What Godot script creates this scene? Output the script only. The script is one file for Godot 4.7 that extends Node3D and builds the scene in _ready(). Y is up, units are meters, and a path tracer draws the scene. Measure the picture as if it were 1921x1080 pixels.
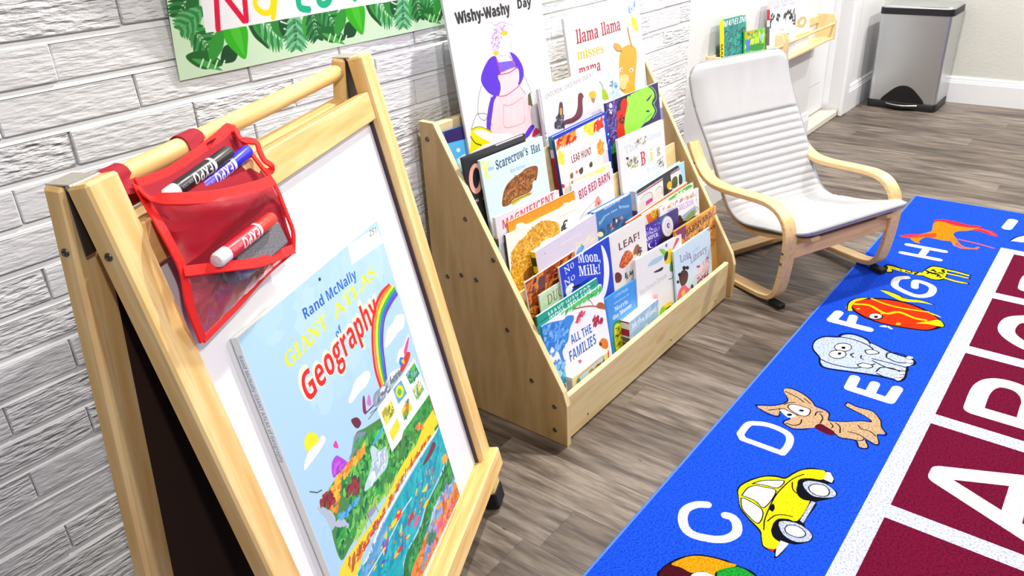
extends Node3D
# A reading corner: brick wall, easel with a big atlas, tiered book display, small armchair, alphabet rug, step bin.

const CAM_POS := Vector3(0, 1.15, 0)
const WALL_Z := -1.248
const CEIL := 2.6
var taken := {}
var mats := {}
var meshes := {}
var rng := RandomNumberGenerator.new()

func _ready():
	# ---- camera, environment, exposure, lights
	var cam := Camera3D.new()
	cam.name = "camera"
	cam.transform = Transform3D(Basis(Vector3(0.61543, -0.04398, 0.78696), Vector3(0.37725, 0.89308, -0.24511), Vector3(-0.69204, 0.44774, 0.56622)).orthonormalized(), CAM_POS)
	cam.fov = 40.39
	cam.near = 0.02
	cam.far = 60.0
	add_child(cam)
	cam.current = true
	var we := WorldEnvironment.new()
	we.name = "environment"
	var env := Environment.new()
	env.background_mode = Environment.BG_COLOR
	env.background_color = Color(0.6, 0.62, 0.65)
	env.tonemap_mode = Environment.TONE_MAPPER_LINEAR
	env.tonemap_exposure = 0.85
	env.sdfgi_enabled = true
	env.ssao_enabled = true
	env.ssil_enabled = true
	we.environment = env
	add_child(we)
	rng.seed = 77
	# recessed ceiling lamps
	downlight(Vector3(2.02, CEIL, -0.76), 7.60, "round recessed ceiling lamp above the book display")
	downlight(Vector3(-0.45, CEIL, 1.50), 5.40, "round recessed ceiling lamp above and behind the easel")
	downlight(Vector3(4.80, CEIL, -0.10), 5.00, "round recessed ceiling lamp near the step bin")
	downlight(Vector3(3.80, CEIL, 0.80), 7.00, "round recessed ceiling lamp above the far end of the rug")
	downlight(Vector3(0.80, CEIL, 0.88), 3.30, "round recessed ceiling lamp above the near end of the rug")
	build_materials()
	build_room()
	build_bricks()
	build_floor()
	build_rug()
	build_easel()
	build_shelf()
	build_chair()
	build_bin()
	build_racks()
	build_books()
	build_banner()

# ------------------------------------------------------------------ helpers
func numbered(n: String) -> String:
	taken[n] = taken.get(n, -1) + 1
	return n if taken[n] == 0 else "%s_%03d" % [n, taken[n]]

func obj(called: String, m: Mesh, mat, parent: Node = null, xf := Transform3D()) -> MeshInstance3D:
	var o := MeshInstance3D.new()
	o.name = called if parent else numbered(called)
	o.mesh = m
	if mat is Array:
		for i in mat.size():
			o.set_surface_override_material(i, mat[i])
	elif mat:
		o.material_override = mat
	o.transform = xf
	(parent if parent else self).add_child(o, true)
	return o

func tag(o: Node, label: String, category: String, group := "") -> Node:
	o.set_meta("label", label)
	o.set_meta("category", category)
	if group:
		o.set_meta("group", group)
	return o

func thing(called: String, label: String, category: String, xf := Transform3D(), group := "") -> Node3D:
	var o := Node3D.new()
	o.name = numbered(called)
	o.transform = xf
	add_child(o)
	tag(o, label, category, group)
	return o

func part(called: String, parent: Node, xf := Transform3D()) -> Node3D:
	var o := Node3D.new()
	o.name = called
	o.transform = xf
	parent.add_child(o, true)
	return o

func struct(o: Node) -> Node:
	o.set_meta("kind", "structure")
	return o

func at(v: Vector3) -> Transform3D:
	return Transform3D(Basis(), v)

func begin() -> SurfaceTool:
	var st := SurfaceTool.new()
	st.begin(Mesh.PRIMITIVE_TRIANGLES)
	return st

func done(st: SurfaceTool) -> ArrayMesh:
	st.generate_normals()
	return st.commit()

# a triangle or quad whose front looks along «out»
func tri(st: SurfaceTool, a: Vector3, b: Vector3, c: Vector3, out: Vector3, smooth := -1):
	st.set_smooth_group(smooth)
	if (b - a).cross(c - a).dot(out) > 0.0:
		st.add_vertex(a); st.add_vertex(c); st.add_vertex(b)
	else:
		st.add_vertex(a); st.add_vertex(b); st.add_vertex(c)

func quad(st: SurfaceTool, a: Vector3, b: Vector3, c: Vector3, d: Vector3, out: Vector3, smooth := -1):
	tri(st, a, b, c, out, smooth)
	tri(st, a, c, d, out, smooth)

# box with chamfered edges (44 triangles)
func add_box(st: SurfaceTool, xf: Transform3D, size: Vector3, ch := 0.002, jit := 0.0):
	var h := size * 0.5
	ch = minf(ch, minf(h.x, minf(h.y, h.z)) * 0.9)
	var p := {}
	for i in 8:
		var s := Vector3(1 if i & 1 else -1, 1 if i & 2 else -1, 1 if i & 4 else -1)
		var jv := Vector3(rng.randf_range(-jit, jit), rng.randf_range(-jit, jit), rng.randf_range(-jit, jit)) if jit > 0.0 else Vector3.ZERO
		for a in 3:
			var q := h - Vector3(ch, ch, ch)
			q[a] = h[a]
			p[i * 3 + a] = xf * (q * s + jv)
	var bs := xf.basis
	for a in 3:
		var b := (a + 1) % 3
		var c := (a + 2) % 3
		for sg in [0, 1]:
			var out := bs[a] * (1.0 if sg else -1.0)
			var i0: int = sg << a
			quad(st, p[i0 * 3 + a], p[(i0 | 1 << b) * 3 + a], p[(i0 | 1 << b | 1 << c) * 3 + a], p[(i0 | 1 << c) * 3 + a], out)
		for sb in [0, 1]:
			for sc in [0, 1]:
				var i1: int = (sb << b) | (sc << c)
				var i2: int = i1 | (1 << a)
				quad(st, p[i1 * 3 + b], p[i2 * 3 + b], p[i2 * 3 + c], p[i1 * 3 + c], bs[b] * (1.0 if sb else -1.0) + bs[c] * (1.0 if sc else -1.0))
	for i in 8:
		tri(st, p[i * 3], p[i * 3 + 1], p[i * 3 + 2], bs * Vector3(1 if i & 1 else -1, 1 if i & 2 else -1, 1 if i & 4 else -1))

func box_mesh(size: Vector3, ch := 0.002) -> ArrayMesh:
	var key := "b%s%s" % [size, ch]
	if not meshes.has(key):
		var st := begin()
		add_box(st, Transform3D(), size, ch)
		meshes[key] = done(st)
	return meshes[key]

# box given by its two corners, as a named object
func slab(called: String, lo: Vector3, hi: Vector3, mat, parent: Node = null, ch := 0.002) -> MeshInstance3D:
	return obj(called, box_mesh(hi - lo, ch), mat, parent, at((lo + hi) * 0.5))

# round tube along points
func add_tube(st: SurfaceTool, pts: Array, r: float, seg := 12, caps := true):
	var rings := []
	for i in pts.size():
		var t: Vector3 = (pts[mini(i + 1, pts.size() - 1)] - pts[maxi(i - 1, 0)]).normalized()
		var n := t.cross(Vector3.UP if absf(t.y) < 0.9 else Vector3.RIGHT).normalized()
		var b := t.cross(n)
		var ring := []
		for k in seg:
			ring.append(pts[i] + (n * cos(TAU * k / seg) + b * sin(TAU * k / seg)) * r)
		rings.append(ring)
	skin(st, rings, pts, caps)

func skin(st: SurfaceTool, rings: Array, mid: Array, caps := true, smooth := 1):
	var seg: int = rings[0].size()
	for i in rings.size() - 1:
		for k in seg:
			var k2 := (k + 1) % seg
			var c: Vector3 = (mid[i] + mid[i + 1]) * 0.5
			var f: Vector3 = (rings[i][k] + rings[i + 1][k2]) * 0.5
			quad(st, rings[i][k], rings[i][k2], rings[i + 1][k2], rings[i + 1][k], f - c, smooth)
	if caps:
		var last := rings.size() - 1
		for k in seg:
			var k2 := (k + 1) % seg
			tri(st, mid[0], rings[0][k], rings[0][k2], mid[0] - mid[1], -1)
			tri(st, mid[last], rings[last][k], rings[last][k2], mid[last] - mid[last - 1], -1)

# lathe: profile of (radius, height) round the y axis of xf
func add_lathe(st: SurfaceTool, xf: Transform3D, prof: Array, seg := 24):
	for i in prof.size() - 1:
		var a: Vector2 = prof[i]
		var b: Vector2 = prof[i + 1]
		for k in seg:
			var t0 := TAU * k / seg
			var t1 := TAU * (k + 1) / seg
			var d0 := Vector3(cos(t0), 0, sin(t0))
			var d1 := Vector3(cos(t1), 0, sin(t1))
			var nrm := Vector2(b.y - a.y, a.x - b.x)
			var out := xf.basis * ((d0 + d1).normalized() * nrm.x + Vector3.UP * nrm.y)
			quad(st, xf * (d0 * a.x + Vector3.UP * a.y), xf * (d1 * a.x + Vector3.UP * a.y), xf * (d1 * b.x + Vector3.UP * b.y), xf * (d0 * b.x + Vector3.UP * b.y), out, 1 if a.x > 0.0 and b.x > 0.0 and absf(nrm.x) > absf(nrm.y) * 0.3 else -1)

func lathe_mesh(prof: Array, seg := 24) -> ArrayMesh:
	var st := begin()
	add_lathe(st, Transform3D(), prof, seg)
	return done(st)

# flat strip with rounded-off edges: section «w» along side[i], «t» along the normal
func add_strip(st: SurfaceTool, pts: Array, side: Array, w: float, t: float, ch := 0.002):
	var rings := []
	ch = minf(ch, t * 0.45)
	for i in pts.size():
		var tg: Vector3 = (pts[mini(i + 1, pts.size() - 1)] - pts[maxi(i - 1, 0)]).normalized()
		var s: Vector3 = side[i] if side.size() > 1 else side[0]
		s = (s - tg * s.dot(tg)).normalized()
		var n := tg.cross(s).normalized()
		var hw := w * 0.5
		var ht := t * 0.5
		var ring := []
		for q in [[-hw, -ht + ch], [-hw + ch, -ht], [hw - ch, -ht], [hw, -ht + ch], [hw, ht - ch], [hw - ch, ht], [-hw + ch, ht], [-hw, ht - ch]]:
			ring.append(pts[i] + s * q[0] + n * q[1])
		rings.append(ring)
	var seg := 8
	for i in rings.size() - 1:
		for k in seg:
			var k2 := (k + 1) % seg
			var f: Vector3 = (rings[i][k] + rings[i][k2]) * 0.5
			quad(st, rings[i][k], rings[i][k2], rings[i + 1][k2], rings[i + 1][k], f - pts[i], 1 if k == 1 or k == 5 else (2 if k == 3 or k == 7 else 3 + k))
	for k in range(1, 7):
		tri(st, rings[0][0], rings[0][k], rings[0][k + 1], pts[0] - pts[1])
		tri(st, rings[-1][0], rings[-1][k], rings[-1][k + 1], pts[-1] - pts[-2])

# plate: polygon in (x, y) extruded between z0 and z1 with chamfered rim
func add_plate(st: SurfaceTool, xf: Transform3D, poly: PackedVector2Array, z0: float, z1: float, ch := 0.002):
	var inner := poly
	var off := Geometry2D.offset_polygon(poly, -ch, Geometry2D.JOIN_MITER)
	if off.size() and off[0].size() == poly.size():
		inner = off[0]
		var best := 0
		for i in inner.size():
			if inner[i].distance_to(poly[0]) < inner[best].distance_to(poly[0]):
				best = i
		var turned := PackedVector2Array()
		var fwd: bool = Geometry2D.is_polygon_clockwise(inner) == Geometry2D.is_polygon_clockwise(poly)
		for i in inner.size():
			turned.append(inner[(best + (i if fwd else -i) + inner.size()) % inner.size()])
		inner = turned
	else:
		ch = 0.0
	var idx := Geometry2D.triangulate_polygon(inner)
	for i in range(0, idx.size(), 3):
		for zs in [[z0, -1.0], [z1, 1.0]]:
			tri(st, xf * Vector3(inner[idx[i]].x, inner[idx[i]].y, zs[0]), xf * Vector3(inner[idx[i + 1]].x, inner[idx[i + 1]].y, zs[0]), xf * Vector3(inner[idx[i + 2]].x, inner[idx[i + 2]].y, zs[0]), xf.basis.z * zs[1])
	var cw := Geometry2D.is_polygon_clockwise(poly)
	for i in poly.size():
		var j := (i + 1) % poly.size()
		var e := poly[j] - poly[i]
		var o2 := Vector2(e.y, -e.x) * (-1.0 if cw else 1.0)
		var out := xf.basis * Vector3(o2.x, o2.y, 0).normalized()
		var a := poly[i]
		var b := poly[j]
		quad(st, xf * Vector3(a.x, a.y, z0 + ch), xf * Vector3(b.x, b.y, z0 + ch), xf * Vector3(b.x, b.y, z1 - ch), xf * Vector3(a.x, a.y, z1 - ch), out)
		if ch > 0.0:
			quad(st, xf * Vector3(a.x, a.y, z0 + ch), xf * Vector3(b.x, b.y, z0 + ch), xf * Vector3(inner[j].x, inner[j].y, z0), xf * Vector3(inner[i].x, inner[i].y, z0), out - xf.basis.z)
			quad(st, xf * Vector3(a.x, a.y, z1 - ch), xf * Vector3(b.x, b.y, z1 - ch), xf * Vector3(inner[j].x, inner[j].y, z1), xf * Vector3(inner[i].x, inner[i].y, z1), out + xf.basis.z)

# smooth path through control points
func spline(ctrl: Array, per := 6, closed := false) -> Array:
	var out := []
	var n := ctrl.size()
	for i in (n if closed else n - 1):
		var p0 = ctrl[(i - 1 + n) % n] if closed else ctrl[maxi(i - 1, 0)]
		var p1 = ctrl[i]
		var p2 = ctrl[(i + 1) % n]
		var p3 = ctrl[(i + 2) % n] if closed else ctrl[mini(i + 2, n - 1)]
		for k in per:
			out.append(cat(p0, p1, p2, p3, float(k) / per))
	if not closed:
		out.append(ctrl[n - 1])
	return out

func cat(a, b, c, d, t: float):
	return 0.5 * ((2.0 * b) + (c - a) * t + (2.0 * a - 5.0 * b + 4.0 * c - d) * t * t + (3.0 * b - a - 3.0 * c + d) * t * t * t)

# sheet between rows of points (all rows the same length)
func add_sheet(st: SurfaceTool, rows: Array, out: Vector3, smooth := 1, uv := false):
	for i in rows.size() - 1:
		for k in rows[i].size() - 1:
			if uv:
				var q := [[i, k], [i, k + 1], [i + 1, k + 1], [i + 1, k]]
				var flip: bool = ((rows[i][k + 1] - rows[i][k]) as Vector3).cross(rows[i + 1][k + 1] - rows[i][k]).dot(out) > 0.0
				st.set_smooth_group(smooth)
				for c in ([0, 2, 1, 0, 3, 2] if flip else [0, 1, 2, 0, 2, 3]):
					st.set_uv(Vector2(float(q[c][1]) / (rows[0].size() - 1), float(q[c][0]) / (rows.size() - 1)))
					st.add_vertex(rows[q[c][0]][q[c][1]])
			else:
				quad(st, rows[i][k], rows[i][k + 1], rows[i + 1][k + 1], rows[i + 1][k], out, smooth)

# ------------------------------------------------------------------ materials
func noise(freq: float, oct := 4, sd := 1, type := FastNoiseLite.TYPE_SIMPLEX_SMOOTH) -> FastNoiseLite:
	var n := FastNoiseLite.new()
	n.noise_type = type
	n.frequency = freq
	n.fractal_octaves = oct
	n.seed = sd
	return n

func ramp(stops: Array) -> Gradient:
	var g := Gradient.new()
	var off := PackedFloat32Array()
	var col := PackedColorArray()
	for s in stops:
		off.append(s[0])
		col.append(Color(s[1]))
	g.offsets = off
	g.colors = col
	return g

func noise_tex(n: FastNoiseLite, stops: Array = [], size := 512) -> NoiseTexture2D:
	var t := NoiseTexture2D.new()
	t.width = size
	t.height = size
	t.seamless = true
	t.seamless_blend_skirt = 0.3
	t.noise = n
	if stops.size():
		t.color_ramp = ramp(stops)
	return t

func plain(c: String, rough := 0.6, metal := 0.0) -> StandardMaterial3D:
	var key := "%s %s %s" % [c, rough, metal]
	if not mats.has(key):
		var m := StandardMaterial3D.new()
		m.albedo_color = Color(c)
		m.roughness = rough
		m.metallic = metal
		mats[key] = m
	return mats[key]

func wood(tex: NoiseTexture2D, bump: NoiseTexture2D, scale: Vector3, rough := 0.45) -> StandardMaterial3D:
	var m := StandardMaterial3D.new()
	m.albedo_texture = tex
	m.uv1_triplanar = true
	m.uv1_scale = scale
	m.roughness = rough
	m.heightmap_enabled = true
	m.heightmap_texture = bump
	m.heightmap_scale = 0.02
	return m

func build_materials():
	var fine := noise_tex(noise(0.03, 4, 11))
	var pine := noise_tex(noise(0.012, 5, 3), [[0.0, "d9ab60"], [0.35, "e8c078"], [0.55, "efca86"], [0.75, "f4d89a"], [1.0, "e5b970"]])
	var birch := noise_tex(noise(0.016, 4, 5), [[0.0, "d0a468"], [0.4, "e2bd84"], [0.65, "e8c794"], [1.0, "dcb478"]])
	var ply := noise_tex(noise(0.01, 5, 8), [[0.0, "d6ba80"], [0.4, "e4cb96"], [0.6, "e9d3a2"], [1.0, "d9be88"]])
	for ax in 3:
		var s := Vector3(5.5, 5.5, 5.5)
		s[ax] = 0.55
		mats["pine%d" % ax] = wood(pine, fine, s, 0.5)
		s = Vector3(6.5, 6.5, 6.5)
		s[ax] = 0.5
		mats["birch%d" % ax] = wood(birch, fine, s, 0.4)
		s = Vector3(4.0, 4.0, 4.0)
		s[ax] = 0.5
		mats["ply%d" % ax] = wood(ply, fine, s, 0.45)
	var face := noise_tex(noise(0.008, 5, 14), [[0.0, "b0905c"], [0.4, "c2a26c"], [0.6, "cbac78"], [1.0, "b4945e"]])
	mats.ply_face = wood(face, fine, Vector3(3.4, 0.6, 3.4), 0.45)
	# painted brick: long horizontal wrinkles
	var br := StandardMaterial3D.new()
	br.albedo_color = Color("e9ebee")
	br.roughness = 0.55
	br.uv1_triplanar = true
	br.uv1_world_triplanar = true
	br.uv1_scale = Vector3(1.6, 7.0, 7.0)
	br.heightmap_enabled = true
	br.heightmap_texture = noise_tex(noise(0.018, 5, 21, FastNoiseLite.TYPE_PERLIN), [], 1024)
	br.heightmap_scale = 0.22
	mats.brick = br
	var br2: StandardMaterial3D = br.duplicate()
	br2.heightmap_scale = 0.6
	br2.uv1_offset = Vector3(0.37, 0.21, 0.4)
	mats.brick_rough = br2
	mats.mortar = plain("e9ebed", 0.8)
	var wl := StandardMaterial3D.new()
	wl.albedo_color = Color("e6e7e8")
	wl.roughness = 0.55
	wl.uv1_triplanar = true
	wl.uv1_world_triplanar = true
	wl.uv1_scale = Vector3(3, 3, 3)
	wl.heightmap_enabled = true
	wl.heightmap_texture = fine
	wl.heightmap_scale = 0.05
	mats.wall = wl
	var wg: StandardMaterial3D = wl.duplicate()
	wg.albedo_color = Color("d6d6cf")
	mats.wall_far = wg
	mats.ceiling = plain("b4b4b2", 0.9)
	mats.wall_out = plain("7c7a76", 0.9)
	mats.trim = plain("eceef2", 0.35)
	# floor: grey-brown oak look, streaked along the plank
	for i in 5:
		var f := StandardMaterial3D.new()
		var gn := noise(0.008, 7, 40 + i)
		gn.fractal_gain = 0.62
		f.albedo_texture = noise_tex(gn, [[0.0, "3b342e"], [0.27, "5a5149"], [0.42, "6c635a"], [0.56, "7a7168"], [0.74, "8d847a"], [1.0, "655c54"]], 1024)
		f.albedo_color = [Color("f2eeea"), Color("fffaf4"), Color("dad3cd"), Color("ece8e6"), Color("cbc2bb")][i]
		f.roughness = 0.42
		f.detail_enabled = true
		f.detail_blend_mode = BaseMaterial3D.BLEND_MODE_MUL
		var dn := noise(0.0045, 3, 60 + i)
		dn.fractal_type = FastNoiseLite.FRACTAL_RIDGED
		f.detail_albedo = noise_tex(dn, [[0.0, "958c85"], [0.25, "cfc9c4"], [0.5, "ffffff"], [0.95, "ffffff"], [0.975, "8c837b"], [1.0, "5a514a"]], 512)
		f.detail_uv_layer = BaseMaterial3D.DETAIL_UV_2
		f.heightmap_enabled = true
		f.heightmap_texture = f.albedo_texture
		f.heightmap_scale = 0.05
		mats["floor%d" % i] = f
	mats.black = plain("131315", 0.5)
	mats.rubber = plain("0d0d0e", 0.75)
	mats.steel = plain("c8ccd0", 0.28, 1.0)
	mats.white = plain("eef0f4", 0.25)
	mats.paper = plain("f0eee6", 0.8)

# ------------------------------------------------------------------ room
func downlight(p: Vector3, energy: float, label: String):
	var t := thing("recessed_lamp", label, "ceiling lamp", at(p), "recessed ceiling lamps")
	obj("trim_ring", lathe_mesh([Vector2(0.05, -0.001), Vector2(0.052, -0.008), Vector2(0.075, -0.008), Vector2(0.08, -0.001)]), plain("f2f2f2", 0.5), t)
	var g := StandardMaterial3D.new()
	g.albedo_color = Color("fff8ec")
	g.emission_enabled = true
	g.emission = Color("fff6ea")
	g.emission_energy_multiplier = 4.0
	obj("diffuser", lathe_mesh([Vector2(0.0, -0.004), Vector2(0.05, -0.004)]), g, t)
	var l := SpotLight3D.new()
	l.name = "lamp_light"
	l.position = Vector3(0, -0.02, 0)
	l.rotation.x = -PI / 2
	l.spot_angle = 80.0
	l.spot_angle_attenuation = 0.4
	l.spot_range = 12.0
	l.spot_attenuation = 2.0
	l.light_size = 0.05
	l.light_color = Color("fffaf4")
	l.light_energy = energy
	l.shadow_enabled = true
	t.add_child(l)

func build_room():
	struct(slab("ceiling", Vector3(-2.8, CEIL, -1.5), Vector3(5.2, CEIL + 0.1, 3.9), mats.ceiling, null, 0.0))
	struct(slab("wall_far", Vector3(4.99, 0, -1.5), Vector3(5.14, CEIL, 3.9), mats.wall_far, null, 0.0))
	struct(slab("wall_near", Vector3(-2.8, 0, -1.5), Vector3(-2.65, CEIL, 3.9), mats.wall_out, null, 0.0))
	struct(slab("wall_opposite", Vector3(-2.65, 0, 3.7), Vector3(4.99, CEIL, 3.85), mats.wall_out, null, 0.0))
	# painted wall beyond the bricks, with the door opening
	var w := Node3D.new()
	w.name = "wall_painted"
	add_child(w)
	struct(w)
	slab("panel", Vector3(2.545, 0, -1.45), Vector3(3.87, CEIL, WALL_Z), mats.wall, w, 0.001)
	slab("panel", Vector3(4.40, 0, -1.45), Vector3(4.99, CEIL, WALL_Z), mats.wall, w, 0.001)
	slab("panel", Vector3(3.87, 2.05, -1.45), Vector3(4.40, CEIL, WALL_Z), mats.wall, w, 0.001)
	var d := Node3D.new()
	d.name = "door_1"
	add_child(d)
	struct(d)
	slab("door_leaf", Vector3(3.872, 0.04, -1.37), Vector3(4.372, 2.04, -1.33), mats.trim, d, 0.003)
	slab("door_panel", Vector3(3.96, 0.2, -1.332), Vector3(4.28, 0.9, -1.326), mats.trim, d, 0.004)
	slab("door_stop", Vector3(4.372, 0.03, -1.40), Vector3(4.40, 2.05, -1.30), mats.trim, d, 0.003)
	slab("threshold", Vector3(3.872, 0, -1.44), Vector3(4.40, 0.032, -1.252), plain("e4dfd0", 0.4), d, 0.004)
	struct(slab("trim_1", Vector3(4.385, 0, WALL_Z), Vector3(4.475, 2.1, -1.228), mats.trim, null, 0.005))
	base_board("baseboard_back", Transform3D(Basis(), Vector3(2.548, 0, WALL_Z)), 1.32)
	base_board("baseboard_corner", Transform3D(Basis(), Vector3(4.475, 0, WALL_Z)), 0.515)
	base_board("baseboard_far", Transform3D(Basis(Vector3(0, 0, 1), Vector3.UP, Vector3(-1, 0, 0)), Vector3(4.99, 0, WALL_Z)), 4.9)

func base_board(called: String, xf: Transform3D, len: float):
	var st := begin()
	var prof := PackedVector2Array([Vector2(0, 0), Vector2(0.016, 0), Vector2(0.016, 0.108), Vector2(0.013, 0.113), Vector2(0.013, 0.118), Vector2(0.010, 0.123), Vector2(0.009, 0.134), Vector2(0.004, 0.142), Vector2(0, 0.142)])
	add_plate(st, xf * Transform3D(Basis(Vector3(0, 0, 1), Vector3.UP, Vector3(-1, 0, 0)), Vector3(len, 0, 0)), prof, 0.0, len, 0.0)
	struct(obj(called, done(st), mats.trim))

func build_bricks():
	var w := MeshInstance3D.new()
	w.name = "wall_brick"
	w.mesh = box_mesh(Vector3(5.195, CEIL, 0.15), 0.0)
	w.material_override = mats.mortar
	w.position = Vector3(-0.0525, CEIL / 2, WALL_Z - 0.0830)
	add_child(w)
	struct(w)
	var pitch := 0.0631
	var top0 := 0.9905
	var shapes := []
	for i in 8:
		var st := begin()
		add_box(st, Transform3D(), Vector3(0.2, 0.0530, 0.024), 0.0019, 0.0009)
		shapes.append(done(st))
	var halves := []
	for i in 3:
		var st := begin()
		add_box(st, Transform3D(), Vector3(0.095, 0.0530, 0.024), 0.0019, 0.0009)
		halves.append(done(st))
	var far := begin()
	var many := 0
	for row in range(-16, 26):
		var yc := top0 + row * pitch - pitch * 0.5 + 0.0035
		var shift := 0.603 if posmod(row, 2) == 1 else 0.499
		shift += rng.randf_range(-0.012, 0.012)
		var x := shift - 0.208 * 16
		while x < 2.54:
			var x1 := x + 0.208
			var lo := x + 0.0010
			var hi := minf(x1 - 0.0010, 2.545)
			if hi - lo > 0.02 and lo > -2.65:
				var proud := rng.randf_range(-0.0008, 0.0014)
				var tilt := Basis.from_euler(Vector3(rng.randf_range(-0.012, 0.012), rng.randf_range(-0.006, 0.006), rng.randf_range(-0.004, 0.004)))
				var xf := Transform3D(tilt.scaled_local(Vector3((hi - lo) / 0.2, 1, 1)), Vector3((lo + hi) * 0.5, yc, WALL_Z - 0.0120 + proud))
				var near: bool = lo > -0.35 and yc < 1.17 and yc > 0.0
				if near and many < 300:
					many += 1
					var half: bool = hi - lo < 0.12
					if half:
						xf.basis = tilt.scaled_local(Vector3((hi - lo) / 0.095, 1, 1))
					obj("brick", halves[rng.randi() % 3] if half else shapes[rng.randi() % 8], mats.brick_rough if rng.randf() < (0.5 if yc < 0.72 else 0.12) else mats.brick, w, w.transform.affine_inverse() * xf)
				elif yc < CEIL - 0.03 and yc > 0.0:
					add_box(far, w.transform.affine_inverse() * xf, Vector3(0.2, 0.0530, 0.024), 0.0019)
			x = x1
	# weathered bed joints: each slopes out from under the course above
	var beds := begin()
	for row in range(-16, 26):
		var y0 := top0 + row * pitch - pitch * 0.5 + 0.0035 + 0.0262
		if y0 < 0.0 or y0 > CEIL - 0.02:
			continue
		for k in 26:
			var xa := -2.65 + 0.19981 * k
			var a := Vector3(xa, y0, WALL_Z + 0.0002) - w.position
			var b := Vector3(xa, y0 + 0.0108, WALL_Z - 0.0062) - w.position
			var dx := Vector3(0.19981, 0, 0)
			quad(beds, a, a + dx, b + dx, b, Vector3(0, 0.5, 1))
	obj("bed_joints", done(beds), mats.mortar, w)
	var f := obj("brick_courses", done(far), mats.brick, w)
	f.set_meta("kind", "stuff")

func build_floor():
	var fl := MeshInstance3D.new()
	fl.name = "floor"
	fl.mesh = box_mesh(Vector3(7.9, 0.1, 5.4), 0.0)
	fl.material_override = plain("4a423b", 0.8)
	fl.position = Vector3(1.2, -0.0545, 1.2)
	add_child(fl)
	struct(fl)
	var wid := 0.1245
	var shapes := []
	for i in 10:
		shapes.append(plank_mesh(wid - 0.0001, 1.2199, i))
	for c in range(-28, 34):
		var x := 0.909 + c * wid
		var off := fposmod(c * 0.457 + rng.randf_range(-0.08, 0.08), 1.22)
		if c == 0:
			off = 0.743
		if c == 4:
			off = 0.635
		var z := -1.45 - 1.22 + off
		while z < 3.75:
			var tone := rng.randi() % 5
			obj("plank", shapes[rng.randi() % 10], mats["floor%d" % tone], fl, fl.transform.affine_inverse() * at(Vector3(x + wid * 0.5, 0, z + 0.61)))
			z += 1.22

func plank_mesh(w: float, l: float, sd: int) -> ArrayMesh:
	var st := begin()
	var ch := 0.0005
	var r := RandomNumberGenerator.new()
	r.seed = 500 + sd
	var o := Vector2(r.randf(), r.randf())
	var o2 := Vector2(r.randf(), r.randf())
	var hx := w / 2
	var hz := l / 2
	var P := [Vector3(-hx, -0.004, -hz), Vector3(hx, -0.004, -hz), Vector3(hx, -0.004, hz), Vector3(-hx, -0.004, hz)]
	var I := [Vector3(-hx + ch, 0, -hz + ch), Vector3(hx - ch, 0, -hz + ch), Vector3(hx - ch, 0, hz - ch), Vector3(-hx + ch, 0, hz - ch)]
	for i in 4:
		P[i].y = -0.0005
	var faces := [[I[0], I[1], I[2], I[3]]]
	for i in 4:
		faces.append([P[i], P[(i + 1) % 4], I[(i + 1) % 4], I[i]])
	for f in faces:
		var flip: bool = (f[1] - f[0] as Vector3).cross(f[2] - f[0]).y > 0
		st.set_smooth_group(-1)
		for k in ([0, 2, 1, 0, 3, 2] if flip else [0, 1, 2, 0, 2, 3]):
			var v: Vector3 = f[k]
			st.set_uv(Vector2(v.x / 0.26, v.z / 2.2) + o)
			st.set_uv2(Vector2(v.x / 0.45, v.z / 1.9) + o2)
			st.add_vertex(v)
	st.generate_normals()
	return st.commit()

# ------------------------------------------------------------------ painter: flat print for covers, rug and banner
var glyphs := {}

func text_shape(s: String, fnt: String) -> Dictionary:
	var key := fnt + "|" + s
	if not glyphs.has(key):
		var f := SystemFont.new()
		f.font_names = PackedStringArray(["Droid Serif" if "r" in fnt else "Droid Sans Mono" if "m" in fnt else "Droid Sans"])
		f.font_weight = 700 if "b" in fnt else 400
		var t := TextMesh.new()
		t.font = f
		t.font_size = 48
		t.pixel_size = 0.01
		t.depth = 0.0
		t.curve_step = 3.0
		t.text = s
		var v: PackedVector3Array = t.get_mesh_arrays()[0]
		var x0 := INF
		var x1 := -INF
		for q in v:
			x0 = minf(x0, q.x)
			x1 = maxf(x1, q.x)
		t.text = "H"
		var y0 := INF
		var y1 := -INF
		for q in (t.get_mesh_arrays()[0] as PackedVector3Array):
			y0 = minf(y0, q.y)
			y1 = maxf(y1, q.y)
		var out := PackedVector2Array()
		for q in v:
			out.append(Vector2((q.x - x0) / (x1 - x0), (q.y - y0) / (y1 - y0)))
		glyphs[key] = {"tri": out}
	return glyphs[key]

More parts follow.
